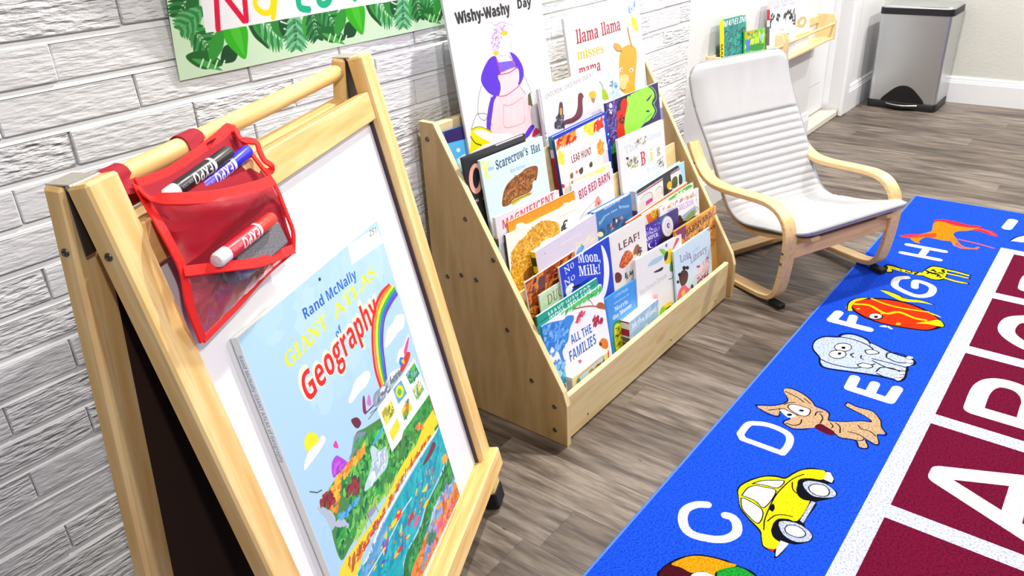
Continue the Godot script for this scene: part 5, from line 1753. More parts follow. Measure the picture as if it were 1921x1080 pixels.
		"t f4f4fa r 57,256 256,227 47,178 |No",
		"t f4f4fa rb 336,235 747,373 340,114 |Milk!",
		"s f2f4f8 830,46 897,134 938,291 924,444 850,588 770,671 696,668 781,502 826,348 837,182",
		"s e8ecf0 64,273 179,253 214,295 156,353 121,406 64,368",
		"s 1a1a2a 190,299 341,334 293,342 207,326",
	]],
	"leaf": ["e6e4e2", [
		"t 6a4438 sb 218,297 807,302 213,184 |LEAF!",
		"s b85020 189,495 303,394 406,359 526,418 577,508 469,560 300,589 195,550",
		"d e88020;a83818;d86a20 60 25.7 1.8 204,500 318,399 418,381 551,463 456,537 303,572",
		"s 9a5a28 586,457 666,377 750,378 781,453 741,530 640,530",
		"d 3a3030 26 14.6 3 727,416 839,454 813,610 730,599",
		"s 6a2a18 44,601 138,600 219,684 174,757 52,728",
		"d 3a3a3a;3a5a5a 20 21.4 1.6 283,690 573,725 574,817 301,769",
		"s e4e0dc 574,525 677,507 660,610 585,656",
	]],
	"barnyard": ["dc9638", [
		"d c87a20;e8a850;b87028 160 28.4 3 241,41 974,17 930,696 244,210",
		"p 8a3a58 -17,-5 246,6 200,171 23,43",
		"t 5a3410 sb 241,143 883,103 213,68 |BARNYARD",
		"d 6a4014 20 16.2 2 504,160 953,213 949,250 526,191",
		"p c89848 680,455 957,444 950,769 709,683",
	]],
	"makeway": ["18a088", [
		"t c8ecdc sb 177,103 886,96 161,26 |MAKE WAY FOR",
		"k 0c6a58 8.5 27,71 501,61 980,48",
	]],
	"families": ["f3f4f5", [
		"s 3a8ae0 -2,4 154,26 318,76 381,67 474,102 472,146 395,201 335,302 269,321 223,376 238,501 199,494 164,334 94,236 11,322 -20,131",
		"d 5aa0ec;2a78d0;80bcf0 120 23.8 1.5 11,22 315,87 367,188 269,321 185,332 34,308",
		"s 2a9ac0 36,437 153,445 219,570 189,673 98,638 48,533",
		"d 6ab8e8;9ad8f0;4a80d0 60 24.1 1.3 32,383 230,458 202,627 57,499",
		"s f0f4f8 90,247 115,297 75,303 52,279",
		"p 4a3a80 103,654 186,685 159,817 124,758",
		"t 2a66b4 sb 380,362 726,395 375,269 |ALL THE",
		"t 2a66b4 sb 316,517 766,535 317,410 |FAMILIES",
		"k b0683a 14.5 490,45 666,97 804,151 941,224 998,269",
		"k 8a4a2a 8.0 728,26 794,107 804,151",
		"d 4ac058;60d070;38a848 120 14.2 2.4 277,7 523,2 819,13 999,9 983,69 722,50 391,33",
		"d c02848;e05060 30 18.8 1.5 493,182 597,112 648,160 597,190 506,213",
		"d c02848;a82040 26 19.7 1.5 758,236 918,308 922,378 769,361",
		"s e07a2a 806,555 880,535 956,599 936,673 854,633",
		"s 5a2a18 854,589 844,598 825,594 809,581 805,565 816,557 834,560 850,573",
		"s b85a28 913,159 992,206 998,269 860,189",
		"d c04050 10 9.5 1.5 440,563 489,581 479,617 441,598",
		"s d85a20 926,710 950,708 935,785 893,792",
	]],
	"matthew": ["e6e7e8", [
		"s a8c8e0 239,143 315,104 438,103 611,117 583,147 431,165",
		"s 78c858 495,31 592,57 650,116 585,122",
		"s f2d020 601,218 594,164 637,112 717,84 779,115 788,210 726,250 650,239",
		"s 1a3a2a 603,192 596,139 652,97 682,125 656,182",
		"s d85a40 779,115 822,75 894,18 945,39 902,72 819,114",
		"s 6a60b0 633,33 643,11 672,19 664,55",
		"s 2a2a2a 349,241 447,241 552,244 532,274 420,264",
		"s 5a9a4a 712,265 766,242 782,353 704,342",
		"k 3a6a3a 9.2 670,423 734,437 776,418",
		"t b0b0b4 r 55,404 635,385 38,348 |Matthew's Dream",
		"s 88d020 416,761 461,697 578,685 707,704 729,753 571,750 467,766",
		"s f2d820 526,693 656,686 719,722 677,747 574,724",
		"s 4a2a1a 572,744 652,732 716,755 648,771",
		"d e8a0a8;f0c0c0 18 17.7 1.4 296,494 405,519 401,557 317,527",
	]],
	"lola": ["cde5f2", [
		"t 6a4a8a r 151,196 433,224 134,100 |Lola",
		"t 8ab0d8 r 485,186 688,187 474,149 |at the",
		"t 6a4a8a r 416,306 888,290 402,216 |Library",
		"s 4a2418 85,393 124,331 203,314 304,366 326,436 270,508 145,515",
		"s 1a1210 283,315 266,329 232,324 200,305 189,281 205,268 239,272 271,291",
		"s 1a1210 148,358 133,372 103,369 76,351 67,328 81,314 111,317 138,335",
		"s 1a1210 86,431 74,442 49,439 25,424 17,405 29,395 54,398 78,413",
		"s 1a1210 361,340 346,352 316,349 287,331 277,310 292,298 322,302 351,319",
		"s e86a8a 10,610 82,530 206,516 320,606 384,599 314,651 248,672 4,654",
		"s f4c850 119,591 199,575 222,631 143,646",
		"d c03a5a;f4f4f8;9a4a9a;e8d8e8 90 22.6 3 574,370 904,391 886,692 546,597",
		"s f0d8dc 598,441 896,453 889,514 588,517",
		"s 5a3a34 451,632 437,649 410,648 385,629 377,604 391,587 418,588 443,607",
		"d b04858 14 13.5 1.5 544,612 708,625 702,671 572,654",
		"p b898c8 836,-33 1088,-32 1113,55 977,51",
	]],
	"morris": ["3d94e4", [
		"t d8ecfa s 291,85 701,95 273,32 |I CAN READ",
		"t d8ecfa s 262,181 715,187 254,147 |adventures of",
		"t f0f6fc rb 269,306 667,313 254,231 |Morris",
		"t f0f6fc rb 183,426 765,414 173,353 |the Moose",
		"s 2a9a40 170,506 442,507 487,573 408,1082 170,1009",
		"s e8e020 203,551 378,560 386,689 382,975 202,976",
		"d c8b820;3a6a2a;6a8a20 30 22.2 2 211,585 400,600 374,939 207,946",
		"p 2a78cc -24,3 37,26 100,1105 -76,1026",
	]],
	"world": ["a4cdf0", [
		"d 8cbeec;bcdcf4 30 55.4 2 41,12 966,56 995,211 93,140",
		"s e8f2fa 25,314 323,391 575,300 698,429 989,424 987,531 256,517 45,499",
		"t f2f8ff sb 77,167 930,213 49,71 |All the World",
	]],
	"smallboard": ["f0e9a8", [
		"p cfe6ec 127,56 848,4 899,139 840,246 199,288",
		"d b0702a;d09a48;8a5020 40 28.1 1.5 452,83 881,109 897,206 517,202",
		"s d8a050 451,104 555,132 605,223 481,207",
		"s 7a8a60 108,90 193,88 204,202 119,204",
		"l 9a8a5a 13.9 127,56 848,4 899,139",
	]],
	"teal": ["12887c", [
		"t e8f4f4 sb -23,128 1001,118 21,19 |MADELINE",
		"d 0c6a70;1aa08c;2ab098;0a5a68 160 31.1 4 -66,158 955,150 748,666 -96,637",
		"l 0a4a5a 13.9 300,91 255,281 121,568",
		"l 0a4a5a 14.1 322,94 365,293 475,577",
		"l 0a4a5a 11.2 188,433 408,442",
		"d 16504a 20 23.1 2 656,200 932,175 933,321 702,349",
	]],
	"greenbook": ["58c020", [
		"p f0a020 0,5 500,-4 410,120 -64,137",
		"s c8e820 269,201 754,109 955,86 863,231 514,240 225,272",
		"d 28a038;8ad820;c8f040;f0d020 60 42.7 2 72,38 951,29 922,370 278,388",
		"p 4a78c8 -86,172 266,145 230,384 -148,349",
		"s d8e8f4 50,284 27,321 -33,332 -93,310 -119,269 -96,232 -37,221 23,243",
		"s 18902c 273,276 917,293 823,400 229,365",
		"d 90c8f0 8 37.2 1.4 705,124 906,120 860,193 760,204",
	]],
	"cowbook": ["e4e4ee", [
		"t 9a8aa0 m 68,61 815,51 37,16 |CLICK CLACK M",
		"t 8a88a4 m 133,109 941,107 113,73 |COWS THAT TYPE",
		"s f4f4f2 -41,244 158,220 275,311 244,417 22,396",
		"s f4f4f2 349,290 498,247 658,301 666,399 474,438 335,370",
		"s f4f4f2 735,280 913,252 983,356 870,460 709,445",
		"d 1a1a1c 26 32.1 1.6 -45,165 969,200 978,299 14,262",
		"d 2a2a2c 14 26.4 1.8 -40,257 50,252 20,369 -35,351",
		"d 1a1a1c 10 24.1 2 877,305 1003,217 1021,416 908,435",
		"s e0d0c0 566,432 540,445 474,446 408,433 380,415 406,402 471,401 537,414",
		"p 3a3a3a 537,506 733,496 734,518 538,527",
	]],
	"palebook": ["f1f1ea", [
		"t e0dcd4 m 112,70 952,46 69,-19 |LITTLE",
		"s e2b068 66,385 200,274 561,245 756,350 728,448 435,470",
		"s f0eee4 281,381 493,301 611,387 433,445",
		"s b8c87a 33,406 434,457 656,467 513,528 73,472",
		"p e0d860 -194,678 1051,659 1060,750 -224,749",
		"s f0a030 -504,718 -225,724 -220,799 -465,784",
	]],
	"atlas": ["aed5ec", [
		"d b8dbf0;b2d8ee 60 59.1 1.6 99,-3 958,43 776,483 258,400",
		"p eef0ec 731,0 981,21 997,92 716,72",
		"t 404048 s 907,33 968,39 916,11 |251",
		"s 1c2c40 493,34 489,36 483,36 479,32 479,28 484,25 490,25 494,29",
		"t 1a62c4 sb 333,108 723,128 333,71 |Rand McNally",
		"t f4e81a rb 162,198 445,189 162,147 |GIANT",
		"t f4e81a rb 500,192 862,178 500,146 |ATLAS",
		"t 1a6ac8 sb 472,252 517,246 468,223 |of",
		"t fdf0c8 sbx 191,343 813,320 186,233 |Geography",
		"t e01e10 sb 197,344 799,321 196,247 |Geography",
		"k e02010 16.4 941,256 844,258 757,298 688,377 647,470 642,548",
		"k f08a10 15.0 949,265 857,273 770,310 704,385 665,474 658,549",
		"k f4ea20 15.1 963,275 871,286 784,319 718,393 681,480 670,551",
		"k 30b848 15.2 976,286 885,298 798,329 732,400 694,485 681,548",
		"k 2070d8 13.8 980,300 899,310 811,339 746,407 709,487 691,548",
		"k 6a38c0 13.9 984,314 910,322 824,348 758,414 724,490 701,548",
		"s f6f6f6 764,444 817,398 882,395 919,383 988,410 957,451 901,447 827,451",
		"s f6f6f6 411,469 452,451 498,434 584,445 601,472 553,489 486,483 428,485",
		"s f6f6f6 818,531 861,511 911,514 970,495 971,514 881,554 827,548",
		"s 8c9aa8 558,567 587,545 658,553 726,551 801,564 859,584 832,600 721,596 623,602 567,590",
		"s e8ecf0 689,565 742,548 824,571 828,586 746,581",
		"d 6c7a88;a8b4c0;dfe6ea 60 10.6 2 581,570 665,562 831,581 805,597 638,599",
		"s d03a28 829,574 881,554 916,548 945,570 900,589 835,596",
		"s e04a8a 895,536 943,512 976,508 940,536 904,553",
		"s 2a78d0 832,551 855,539 878,558 843,575",
		"s f0c820 851,555 878,558 870,579",
		"s 8a2a50 476,555 500,514 517,513 501,554 493,573",
		"s c878c8 517,548 545,525 552,541 540,567",
		"l 7a2038 5.6 484,569 557,578",
		"s 6a2038 389,533 429,548 442,579 415,584 395,565",
		"l 5a5a60 3.5 518,589 584,602 493,598",
		"s f4e818 179,482 165,493 145,494 125,485 111,469 105,450 109,434 123,423 142,422 162,430 177,446 184,465",
		"s f8f8f8 63,505 88,480 126,471 178,476 208,473 216,497 167,505 119,507",
		"s e040a0 242,542 266,534 266,564",
		"s b048d0 184,624 202,583 237,576 256,593 287,640 270,650 218,634",
		"d a038c0;d060e0 20 7.3 2 186,621 218,590 280,635 218,634",
		"s 4a8a3a 383,590 455,610 578,645 650,656 985,795 1013,964 926,961 757,944 543,915 356,885 153,879 72,875 81,760 119,748 111,703 72,647 134,640 216,637 294,646",
		"s 7c8ca0 292,633 330,626 383,590 455,628 407,629 344,637",
		"s b0c0cc 54,646 91,675 119,748 81,760 76,712",
		"s b4c0d0 103,757 150,763 177,814 183,836 144,802",
		"d 1c8a30;3aa83a;0f6a28;5ac04a;78c850 620 11.2 1.5 383,613 479,644 620,679 963,802 947,934 754,928 540,900 348,879 149,870 80,865 89,778 209,800 202,687 270,650",
		"d f0a020;f4c030;e08018 150 9.4 1.6 132,643 234,640 326,646 411,655 416,682 321,671 214,669 143,729 111,703",
		"d 8a2a20;a83a20;6a1c18 70 7.6 1.5 73,645 102,631 147,650 153,699 103,685",
		"l 4a4a50 3.9 50,578 81,606 107,616",
		"d 8a4a30;5a3018;a02a30 50 10.2 1.5 244,703 297,704 313,745 288,766 228,725",
		"d 2a80c8;58b0e0 30 8.7 1.6 124,741 210,767 287,783 262,786 152,775",
		"s c4d8e0 440,699 467,695 498,740 549,758 520,817 444,815 335,797 338,776 420,744",
		"d e4eef2;a8c0cc 60 9.9 1.8 445,709 543,766 511,810 369,799",
		"s 38b0d0 473,687 541,680 575,685 541,698 477,698",
		"d a8d858;90c848 70 11.3 2.2 156,876 292,857 482,887 733,894 737,929 499,900 335,880 191,888",
		"s 9a9aa4 287,864 341,872 351,893 304,890",
		"l 6a4a3a 2.7 292,857 300,929",
		"l 6a4a3a 2.8 354,871 365,941",
		"s 8a6a48 697,792 985,795 989,879 738,826",
		"d 2a9a3a;48b048;1c7a2c 160 12.6 1.3 694,796 983,798 993,875 737,828",
		"s f4dc28 61,893 183,899 334,915 465,910 603,890 773,902 947,934 1077,928 1021,907 965,911 941,964 840,962 695,945 516,932 373,948 227,950 114,983 32,934",
		"p f4dc28 993,875 995,952 892,938 756,904 876,873",
		"d d87a18;c84a20;a85a28;e08a30 150 8.8 2 88,912 211,924 392,939 534,927 707,928 933,952 879,956 637,941 436,950 261,950 104,950",
		"k f4f6f4 12.2 118,993 235,987 351,960 484,957 688,953 923,965 1072,982",
		"s 18a8b8 124,999 249,1000 367,974 504,967 708,968 934,973 1037,979 1021,1118 918,1130 786,1142 681,1148 582,1175 418,1178 348,1217",
		"d 10b8b0;28c0c8;0c90a8 220 14.3 2 147,1014 383,987 698,980 1003,999 986,1115 748,1126 563,1159 370,1205",
		"d 58a0c8;7ab0d8 60 13.5 2.2 133,1002 249,1000 362,981 396,1004 284,1019 188,1053",
		"k dff0f0 5.8 174,1040 315,1046 421,1044 510,1035 607,1042",
		"s 7a3040 770,1000 851,991 907,985 923,1010 863,1020 786,1012",
		"s c03a50 509,1113 532,1093 573,1087 582,1114 539,1112",
		"s d868a0 545,1144 585,1130 618,1138 587,1159",
		"s e83a30 424,1021 461,1008 501,1009 495,1036 440,1035",
		"s f4d820 385,1020 418,1010 463,1023 440,1035",
		"s f0d030 663,1141 699,1136 731,1147 704,1160",
		"s b04aa8 301,1040 336,1034 371,1039 342,1052",
		"s f0c030 354,1126 387,1117 428,1127 391,1140",
		"s d03848 390,1132 423,1123 434,1146",
		"s f0b040 937,1094 981,1097 990,1132 939,1127",
		"s f0d840 692,1082 730,1085 760,1088 730,1105",
		"d e84a50;f0e040;6a4ab0;f09040 60 7.7 2 179,1033 375,999 663,1027 939,1081 731,1147 421,1154",
		"s 1a7a3c 378,1232 441,1185 588,1187 691,1157 796,1150 941,1147 1006,1137 1015,1246 885,1219 759,1198 666,1232 557,1249 437,1288",
		"d 2a9a48;106a30;40b058 200 11.8 2.6 392,1232 598,1195 790,1159 979,1146 991,1228 766,1189 656,1224 478,1272",
		"s ee8a34 417,1276 554,1253 676,1241 774,1224 878,1228 1013,1274 1053,1350 955,1370 805,1365 667,1360 513,1367",
		"d f4a850;d86a20;f08a3a;c85a28 190 14.6 1.5 437,1288 653,1249 870,1237 1031,1325 777,1355 532,1364",
		"d e85a90;f080b0;d03a58 40 12.3 1.4 526,1289 789,1293 929,1305 949,1328 815,1329 548,1323",
		"d 5a9ad0;8ab8e0;7080c0;b0a8d0 70 13.1 1.6 499,1326 666,1232 873,1210 984,1237 958,1269 817,1259 657,1308",
		"d 2a6a7a;3a8a58 40 11.7 2 624,1266 679,1279 690,1309 621,1291",
		"p f4f6f6 571,602 887,607 963,599 966,626 997,802 705,791 672,806 574,800",
		"p d8d850 590,629 689,640 686,691 592,690",
		"p 58a8c8 724,610 806,616 819,687 729,681",
		"p 3a9a48 855,620 955,620 972,682 867,674",
		"p d8e030 730,719 815,703 825,761 732,765",
		"p 8ab878 868,704 949,701 970,760 877,755",
		"p e8e028 598,728 688,717 690,762 605,773",
		"d a8a828;f0e850;7a8a20 40 8.2 2 593,634 679,644 677,685 601,687",
		"s e8e020 799,665 787,673 770,674 753,668 740,656 735,642 739,629 751,620 767,619 784,625 797,637 803,652",
		"s 58b848 781,657 770,662 757,659 748,648 749,638 760,633 773,636 782,646",
		"d d87a20;58a040;e0d030;2a78a0 40 8.8 2 734,722 808,712 815,754 742,761",
		"d 2a7a38;58b848;70b0d0 40 10.0 1.6 865,626 948,629 961,675 877,671",
		"d e0c850;58a058;f0f0e0 36 10.2 2 880,708 946,705 959,753 887,751",
		"s e07a28 794,844 843,841 864,878 841,876",
		"l f4f0e0 4.2 841,843 828,867",
	]],
	"banner": ["d4f0d0", [
		"p f6f7fa 60,66 1062,66 1062,233 60,231",
		"l e0103c 10.0 91,157 84,228",
		"l e0103c 10.2 91,157 137,222",
		"l e0103c 10.4 142,222 147,158",
		"k f4e20a 9.8 176,180 165,196 172,210 191,216 203,201 205,177",
		"l f4e20a 10.0 216,180 199,225",
		"k 16b888 12.1 269,176 261,203 264,217 282,222",
		"k 16b888 12.5 313,190 309,211 320,218 334,211 339,188",
		"k 16b888 11.5 397,197 396,216",
		"k e87820 11.9 459,161 451,210 474,207",
		"k 8040c0 12.5 511,181 537,191 544,220",
	]],
	"rug": ["1450e6", [
		"k f3f2ee 19.5 477,102 463,83 435,73 402,86 384,111 392,147 409,172 435,183 460,174 472,159 470,146",
		"k f3f2ee 17.2 737,61 781,61 797,77 806,104 803,139 789,158 758,166 724,165",
		"l f3f2ee 16.8 737,61 723,73 724,165",
		"l f3f2ee 26.2 1118,203 1065,206 1063,301 1127,303",
		"l f3f2ee 24.4 1065,254 1118,252",
		"l f3f2ee 27.2 1442,60 1386,57 1389,159",
		"l f3f2ee 25.0 1388,109 1440,102",
		"k f3f2ee 21.8 1789,160 1764,139 1711,145 1684,179 1673,219 1702,246 1754,244 1776,218 1775,191 1730,198",
		"l f3f2ee 23.8 2057,98 2061,211",
		"l f3f2ee 23.1 1977,99 1981,212",
		"l f3f2ee 23.4 2054,158 1988,157",
		"l f3f2ee 33.4 2475,351 2388,345",
		"s 0a0a18 249,111 268,108 284,110 310,120 333,137 346,154 355,178 360,199 360,220 362,245 352,262 312,279 243,227 207,164",
		"s f7a010 291,118 312,126 330,138 343,156 352,179 356,199 358,218 324,195 313,194 310,174 294,158 294,136",
		"s 4a0c1c 247,116 267,110 283,112 289,118 292,137 292,157 278,166 242,162 225,138",
		"s 1aa030 320,197 335,200 357,221 357,246 349,261 320,271 296,218",
		"s f4f4ee 289,160 308,173 312,191 310,200 289,208 268,192 268,172",
		"s 0a0a18 537,143 554,133 576,133 604,144 630,163 644,182 649,200 673,208 696,220 713,236 720,262 719,274 703,286 687,289 679,280 667,302 652,306 632,295 612,279 601,283 538,281 521,302 507,308 492,304 472,286 468,276 446,276 420,271 419,266 430,262 431,240 450,228 467,217 486,186 505,161",
		"s f2ee10 538,144 555,136 574,136 601,147 626,164 639,184 645,202 670,211 692,221 708,238 717,262 688,267 676,243 660,227 638,231 612,250 609,267 540,268 531,249 519,234 494,233 472,249 467,258 441,261 434,241 454,228 471,218 490,186 509,161",
		"s f2f2ee 591,152 610,164 624,181 636,203 609,200 602,178 595,160",
		"s f2f2ee 546,148 571,149 587,159 594,177 595,200 537,199 544,177",
		"s f2f2ee 535,150 538,162 526,200 488,206 496,181 510,163",
		"k 0a0a18 2.3 590,151 611,164 626,183 637,203 608,200 602,178 595,160 590,151",
		"k 0a0a18 2.2 544,148 572,149 588,159 595,177 596,201 536,200 544,177 544,148",
		"k 0a0a18 2.2 535,150 538,161 526,200 486,208 496,181 510,163 535,150",
		"k 0a0a18 2.5 682,229 654,215 618,208 580,205 536,209 503,214 476,223",
		"k 0a0a18 2.5 643,218 619,230 608,261",
		"k 0a0a18 2.4 503,220 526,226 538,239 543,256",
		"s 0a0a18 542,208 557,210 548,217 535,218 536,211",
		"s 0a0a18 657,278 638,281 620,277 608,267 604,254 610,242 625,233 644,230 662,234 675,244 678,257 672,270",
		"s b8c4e6 653,237 668,246 677,276 665,300 650,304 637,292 626,269 636,249",
		"s f2f2ee 648,251 662,256 670,275 661,289 645,291 634,278 636,259",
		"k 0a0a18 2.2 648,251 662,256 671,275 661,289 644,291 633,278 636,259 648,251",
		"s 0a0a18 512,280 495,283 478,279 466,270 463,257 468,245 481,236 498,233 516,237 528,246 532,259 526,272",
		"s b8c4e6 509,240 523,248 530,274 520,300 506,306 492,301 480,283 485,259",
		"s f2f2ee 503,255 515,257 523,273 516,289 504,293 493,282 494,263",
		"k 0a0a18 2.0 503,255 515,257 523,273 516,290 504,293 493,282 493,263 503,255",
		"p f2f2ee 717,265 719,273 703,285 688,286 689,268",
		"p f2f2ee 467,260 468,276 446,274 423,270 423,267 441,262",
		"p b8c4e6 609,270 610,279 537,279 541,271",
		"p d83020 432,246 439,260 431,260",
		"k 0a0a18 3.4 966,75 983,90 975,124 955,152 943,163 940,186 930,201 903,210 921,245 943,271 953,290 968,269 980,226 993,220 1000,224 995,247 996,280 970,306 944,315 926,331 914,329 907,316 881,327 870,323 874,302 855,311 843,309 840,295 860,282 851,252 859,236 860,193 838,176 824,153 831,128 841,125 861,131 875,103 850,107 847,81 862,48 869,49 890,83 926,101 966,75",
		"s cfa980 965,76 980,91 972,125 953,152 939,164 936,187 925,201 902,207 905,221 920,245 941,271 952,292 968,271 982,226 992,222 997,225 992,248 994,281 969,305 944,314 924,328 910,315 880,326 873,320 881,296 854,310 845,307 844,295 863,283 854,251 862,235 878,197 859,192 841,174 827,152 832,130 840,127 862,133 878,102 855,105 852,82 863,50 888,84 926,103",
		"s f6f6f0 880,98 885,104 886,122 877,140 861,131 864,118",
		"s f6f6f0 907,110 919,118 922,141 919,159 893,160 885,143 892,122",
		"k 0a0a18 2.5 879,98 888,105 885,124 882,144 893,162 919,159 923,141 919,118 906,110 892,122 885,143",
		"s 0a0a18 876,131 873,131 870,130 868,128 867,125 867,122 869,121 872,121 875,122 877,124 878,127 878,130",
		"s 0a0a18 908,148 906,148 903,147 901,145 900,142 900,140 902,138 904,138 907,139 909,142 910,144 910,147",
		"k 0a0a18 2.7 870,156 852,159 838,150 835,131",
		"k 0a0a18 2.8 904,176 920,175 927,186",
		"k 0a0a18 2.7 917,183 904,194 881,196",
		"s 5a0c24 858,191 878,196 874,214 865,234 849,233 849,211",
		"k 0a0a18 2.7 902,225 891,238 869,245",
		"k 0a0a18 2.7 895,215 885,224 877,223",
		"k 0a0a18 2.6 884,258 887,278 882,294 869,294 860,279",
		"k 0a0a18 2.6 921,270 912,280 913,298 903,314",
		"k 0a0a18 2.6 962,82 954,113 942,136",
		"k 0a0a18 2.5 958,131 945,150",
		"k 0a0a18 2.5 905,100 919,106 929,118",
		"k 0a0a18 2.5 862,78 875,91 884,98",
		"k 0a0a18 5.9 1303,104 1324,108 1340,133 1330,171 1296,191 1317,184 1297,242 1292,284 1288,301 1269,309 1250,297 1225,300 1183,305 1163,297 1163,286 1158,247 1140,186 1123,127 1141,107 1167,97 1198,70 1242,59 1281,71 1303,104",
		"s bccbee 1202,69 1241,60 1277,72 1298,106 1319,112 1334,134 1325,173 1293,192 1315,188 1294,240 1289,285 1283,299 1265,305 1251,294 1223,298 1188,302 1169,295 1169,284 1164,245 1145,185 1128,129 1142,109 1169,98",
		"k 0a0a18 4.1 1303,104 1310,141 1298,187 1274,208",
		"k 0a0a18 3.8 1160,99 1152,135 1165,189 1213,225",
		"s 0a0a18 1265,151 1251,152 1238,148 1229,139 1225,128 1229,119 1239,112 1253,111 1266,115 1276,124 1279,135 1275,145",
		"s f4f4f4 1264,149 1252,150 1241,146 1233,138 1229,128 1232,120 1240,114 1252,113 1263,117 1272,125 1275,135 1272,144",
		"s 0a0a18 1254,138 1248,138 1244,135 1244,131 1247,129 1253,128 1257,131 1257,135",
		"s 0a0a18 1221,150 1208,151 1195,147 1185,138 1182,128 1186,118 1195,112 1209,111 1222,115 1231,123 1235,134 1231,144",
		"s f4f4f4 1220,148 1209,149 1198,145 1189,137 1186,127 1189,119 1196,113 1208,113 1219,117 1227,125 1231,134 1228,143",
		"s 0a0a18 1217,138 1212,138 1208,136 1208,133 1212,130 1217,130 1221,132 1221,136",
		"k 0a0a18 3.9 1236,164 1225,160 1216,170",
		"s f2f2f0 1266,184 1281,199 1276,218 1262,208 1256,194",
		"s f2f2f0 1185,190 1201,202 1199,222 1184,217 1179,198",
		"k 0a0a18 3.3 1268,184 1282,199 1276,218 1260,208 1254,194 1268,184",
		"k 0a0a18 3.2 1185,189 1202,201 1200,224 1183,217 1178,198 1185,189",
		"k 0a0a18 3.8 1236,212 1239,251 1238,297 1220,298 1212,258 1226,215",
		"k 0a0a18 3.9 1263,240 1290,238 1302,268 1290,297",
		"k 0a0a18 3.8 1263,240 1253,267 1262,291",
		"k 0a0a18 3.7 1179,238 1206,244 1216,270 1208,292",
		"k 0a0a18 3.7 1170,242 1163,265 1164,287",
		"k 0a0a18 3.3 1237,184 1223,187 1220,194",
		"s f4f4f4 1298,298 1289,297 1283,293 1282,287 1288,283 1296,283 1302,288 1303,294",
		"s f4f4f4 1281,303 1273,302 1267,298 1267,293 1272,289 1280,289 1286,293 1286,299",
		"s f4f4f4 1261,302 1254,301 1248,296 1247,291 1251,287 1258,288 1264,292 1265,298",
		"s f4f4f4 1210,300 1202,300 1197,296 1196,291 1201,288 1209,288 1215,292 1215,297",
		"s f4f4f4 1193,300 1185,300 1180,296 1179,291 1184,287 1192,287 1198,291 1198,297",
		"s f4f4f4 1178,299 1171,299 1166,295 1165,290 1169,286 1175,287 1181,291 1182,296",
		"k 0a0a18 2.6 1288,283 1284,292 1294,298",
		"k 0a0a18 2.5 1263,288 1265,297 1273,303",
		"k 0a0a18 2.4 1195,290 1198,296 1205,299",
		"k 0a0a18 2.4 1178,287 1179,294 1189,300",
		"s 0a0a18 1506,74 1543,75 1581,102 1609,152 1614,208 1593,267 1557,307 1527,326 1504,319 1470,295 1454,257 1442,197 1447,141 1471,97",
		"s e8340c 1508,78 1539,80 1575,108 1600,155 1605,210 1584,266 1551,305 1506,308 1475,291 1461,256 1448,195 1455,143 1479,98",
		"s f6ea10 1474,71 1519,63 1558,74 1586,101 1566,95 1534,78 1499,79 1475,88",
		"k f6d808 10.0 1521,81 1536,119 1510,171 1539,201 1526,247 1530,275",
		"k f6d808 7.9 1583,113 1570,155 1569,200 1579,245 1585,269",
		"s f6ea10 1496,258 1526,282 1551,305 1529,322 1514,320 1510,286",
		"s f6ea10 1655,117 1659,139 1648,173 1641,193 1648,236 1640,271 1635,239 1616,196 1622,172",
		"s f6ea10 1587,265 1578,296 1570,306 1578,274",
		"k 0a0a18 4.0 1658,116 1660,139 1649,174 1638,194 1651,236 1641,273",
		"k 0a0a18 3.9 1471,74 1520,64 1558,74 1586,101",
		"s 0a0a18 1488,171 1476,172 1464,167 1456,160 1453,151 1456,142 1465,137 1477,136 1489,140 1498,148 1501,157 1497,166",
		"s f4f4f4 1487,168 1477,168 1468,164 1461,157 1458,149 1460,142 1467,138 1476,138 1486,141 1493,148 1496,156 1493,164",
		"s 0a0a18 1477,160 1471,160 1467,157 1467,153 1471,150 1477,150 1481,153 1482,157",
		"s f4c820 1500,103 1495,103 1492,100 1491,96 1494,94 1498,94 1502,97 1502,100",
		"s f4c820 1471,224 1465,224 1460,220 1459,215 1463,212 1469,213 1474,216 1475,221",
		"s f4c820 1506,168 1503,168 1499,165 1498,162 1501,160 1504,160 1508,163 1508,166",
		"s f4f4f4 1425,178 1438,191 1428,197 1424,184",
		"s f4f4f4 1438,198 1429,213 1424,209 1429,199",
		"k 0a0a18 25.7 1805,102 1846,91 1839,128 1835,173 1845,202",
		"s 0a0a18 1844,191 1894,195 1924,208 1925,243 1893,258 1836,258 1814,236 1820,208",
		"k 0a0a18 16.5 1913,234 1915,273 1906,315",
		"k 0a0a18 16.0 1849,252 1838,288 1843,321",
		"k 0a0a18 15.0 1889,251 1888,286 1885,317",
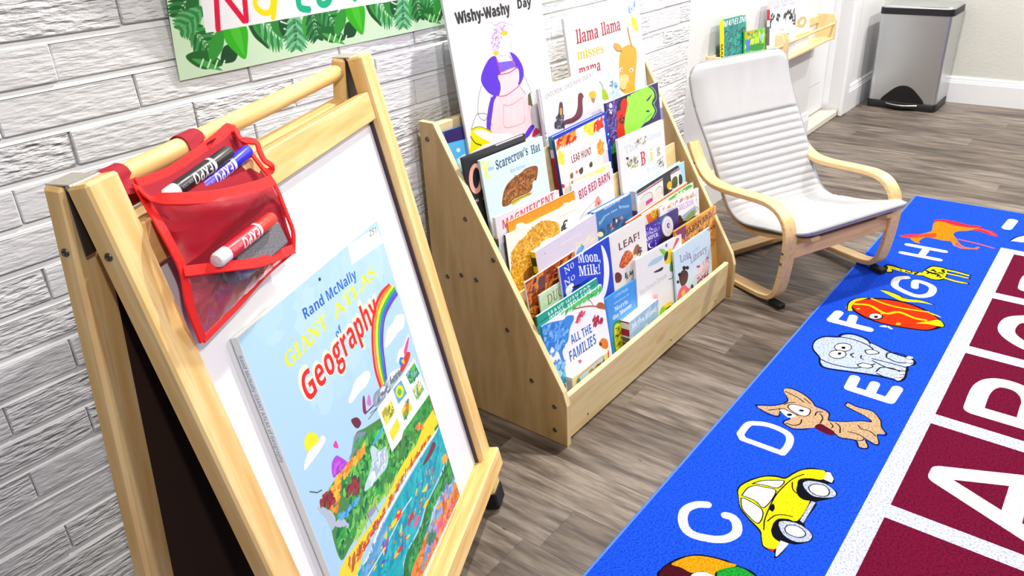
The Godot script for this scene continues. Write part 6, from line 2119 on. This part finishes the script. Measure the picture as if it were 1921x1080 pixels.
		"k f0e818 19.3 1810,101 1839,94 1835,129 1833,173 1845,202",
		"s f0e818 1845,192 1887,198 1916,210 1918,243 1891,255 1842,255 1820,235 1826,208",
		"k f0e818 10.1 1910,235 1912,273 1905,313",
		"k f0e818 10.4 1849,252 1840,288 1842,319",
		"k f0e818 8.8 1886,252 1886,286 1884,315",
		"k 1a1a10 9.1 1837,87 1804,92",
		"d 1a1a10 22 5.7 1.5 1868,201 1905,212 1910,247 1849,252 1835,212",
		"d 1a1a10 9 4.5 2.4 1840,119 1839,180 1829,178 1829,126",
		"k f09020 7.3 1841,314 1841,321",
		"s e8283c 2330,118 2359,138 2363,182 2353,228 2363,269 2345,264 2329,309 2295,333 2286,320 2304,280 2306,237 2309,193 2311,149",
		"s f08a10 2242,133 2311,124 2338,143 2322,190 2326,233 2339,265 2293,239 2268,210 2229,205 2186,226 2133,229 2125,238 2130,225 2162,210 2156,190 2158,160 2154,131 2106,121 2090,129 2092,111 2125,86 2153,96 2211,131",
		"s e85020 2120,54 2150,80 2194,131 2210,153 2170,158 2152,127 2119,87",
		"s d83058 2122,53 2155,78 2172,110 2132,84",
		"k f07030 9.8 2193,216 2138,248 2135,286 2155,296",
		"k f06050 8.5 2194,229 2188,284 2175,339",
		"k f07040 9.8 2139,228 2120,252 2140,293",
		"k f06050 8.9 2327,258 2326,292 2295,323",
		"s f2f2ee 2271,373 2304,382 2348,406 2284,415 2273,387",
		"k 0a0a18 4.9 2271,373 2313,385 2350,406",
		"l f3f2ee 42 723,695 829,462 853,462 959,695",
		"l f3f2ee 38 771,602 911,602",
		"l f3f2ee 42 1135,472 1135,695",
		"k f3f2ee 42 1135,470 1240,470 1290,495 1290,545 1240,575 1135,578",
		"k f3f2ee 42 1135,578 1260,580 1315,620 1310,670 1260,695 1135,695",
		"k f3f2ee 42 1695,510 1655,472 1575,472 1520,530 1515,610 1555,675 1635,698 1700,660",
		"l f3f2ee 42 1895,475 1895,695",
		"k f3f2ee 42 1895,472 2000,475 2065,530 2070,620 2020,685 1895,696",
	]],
}
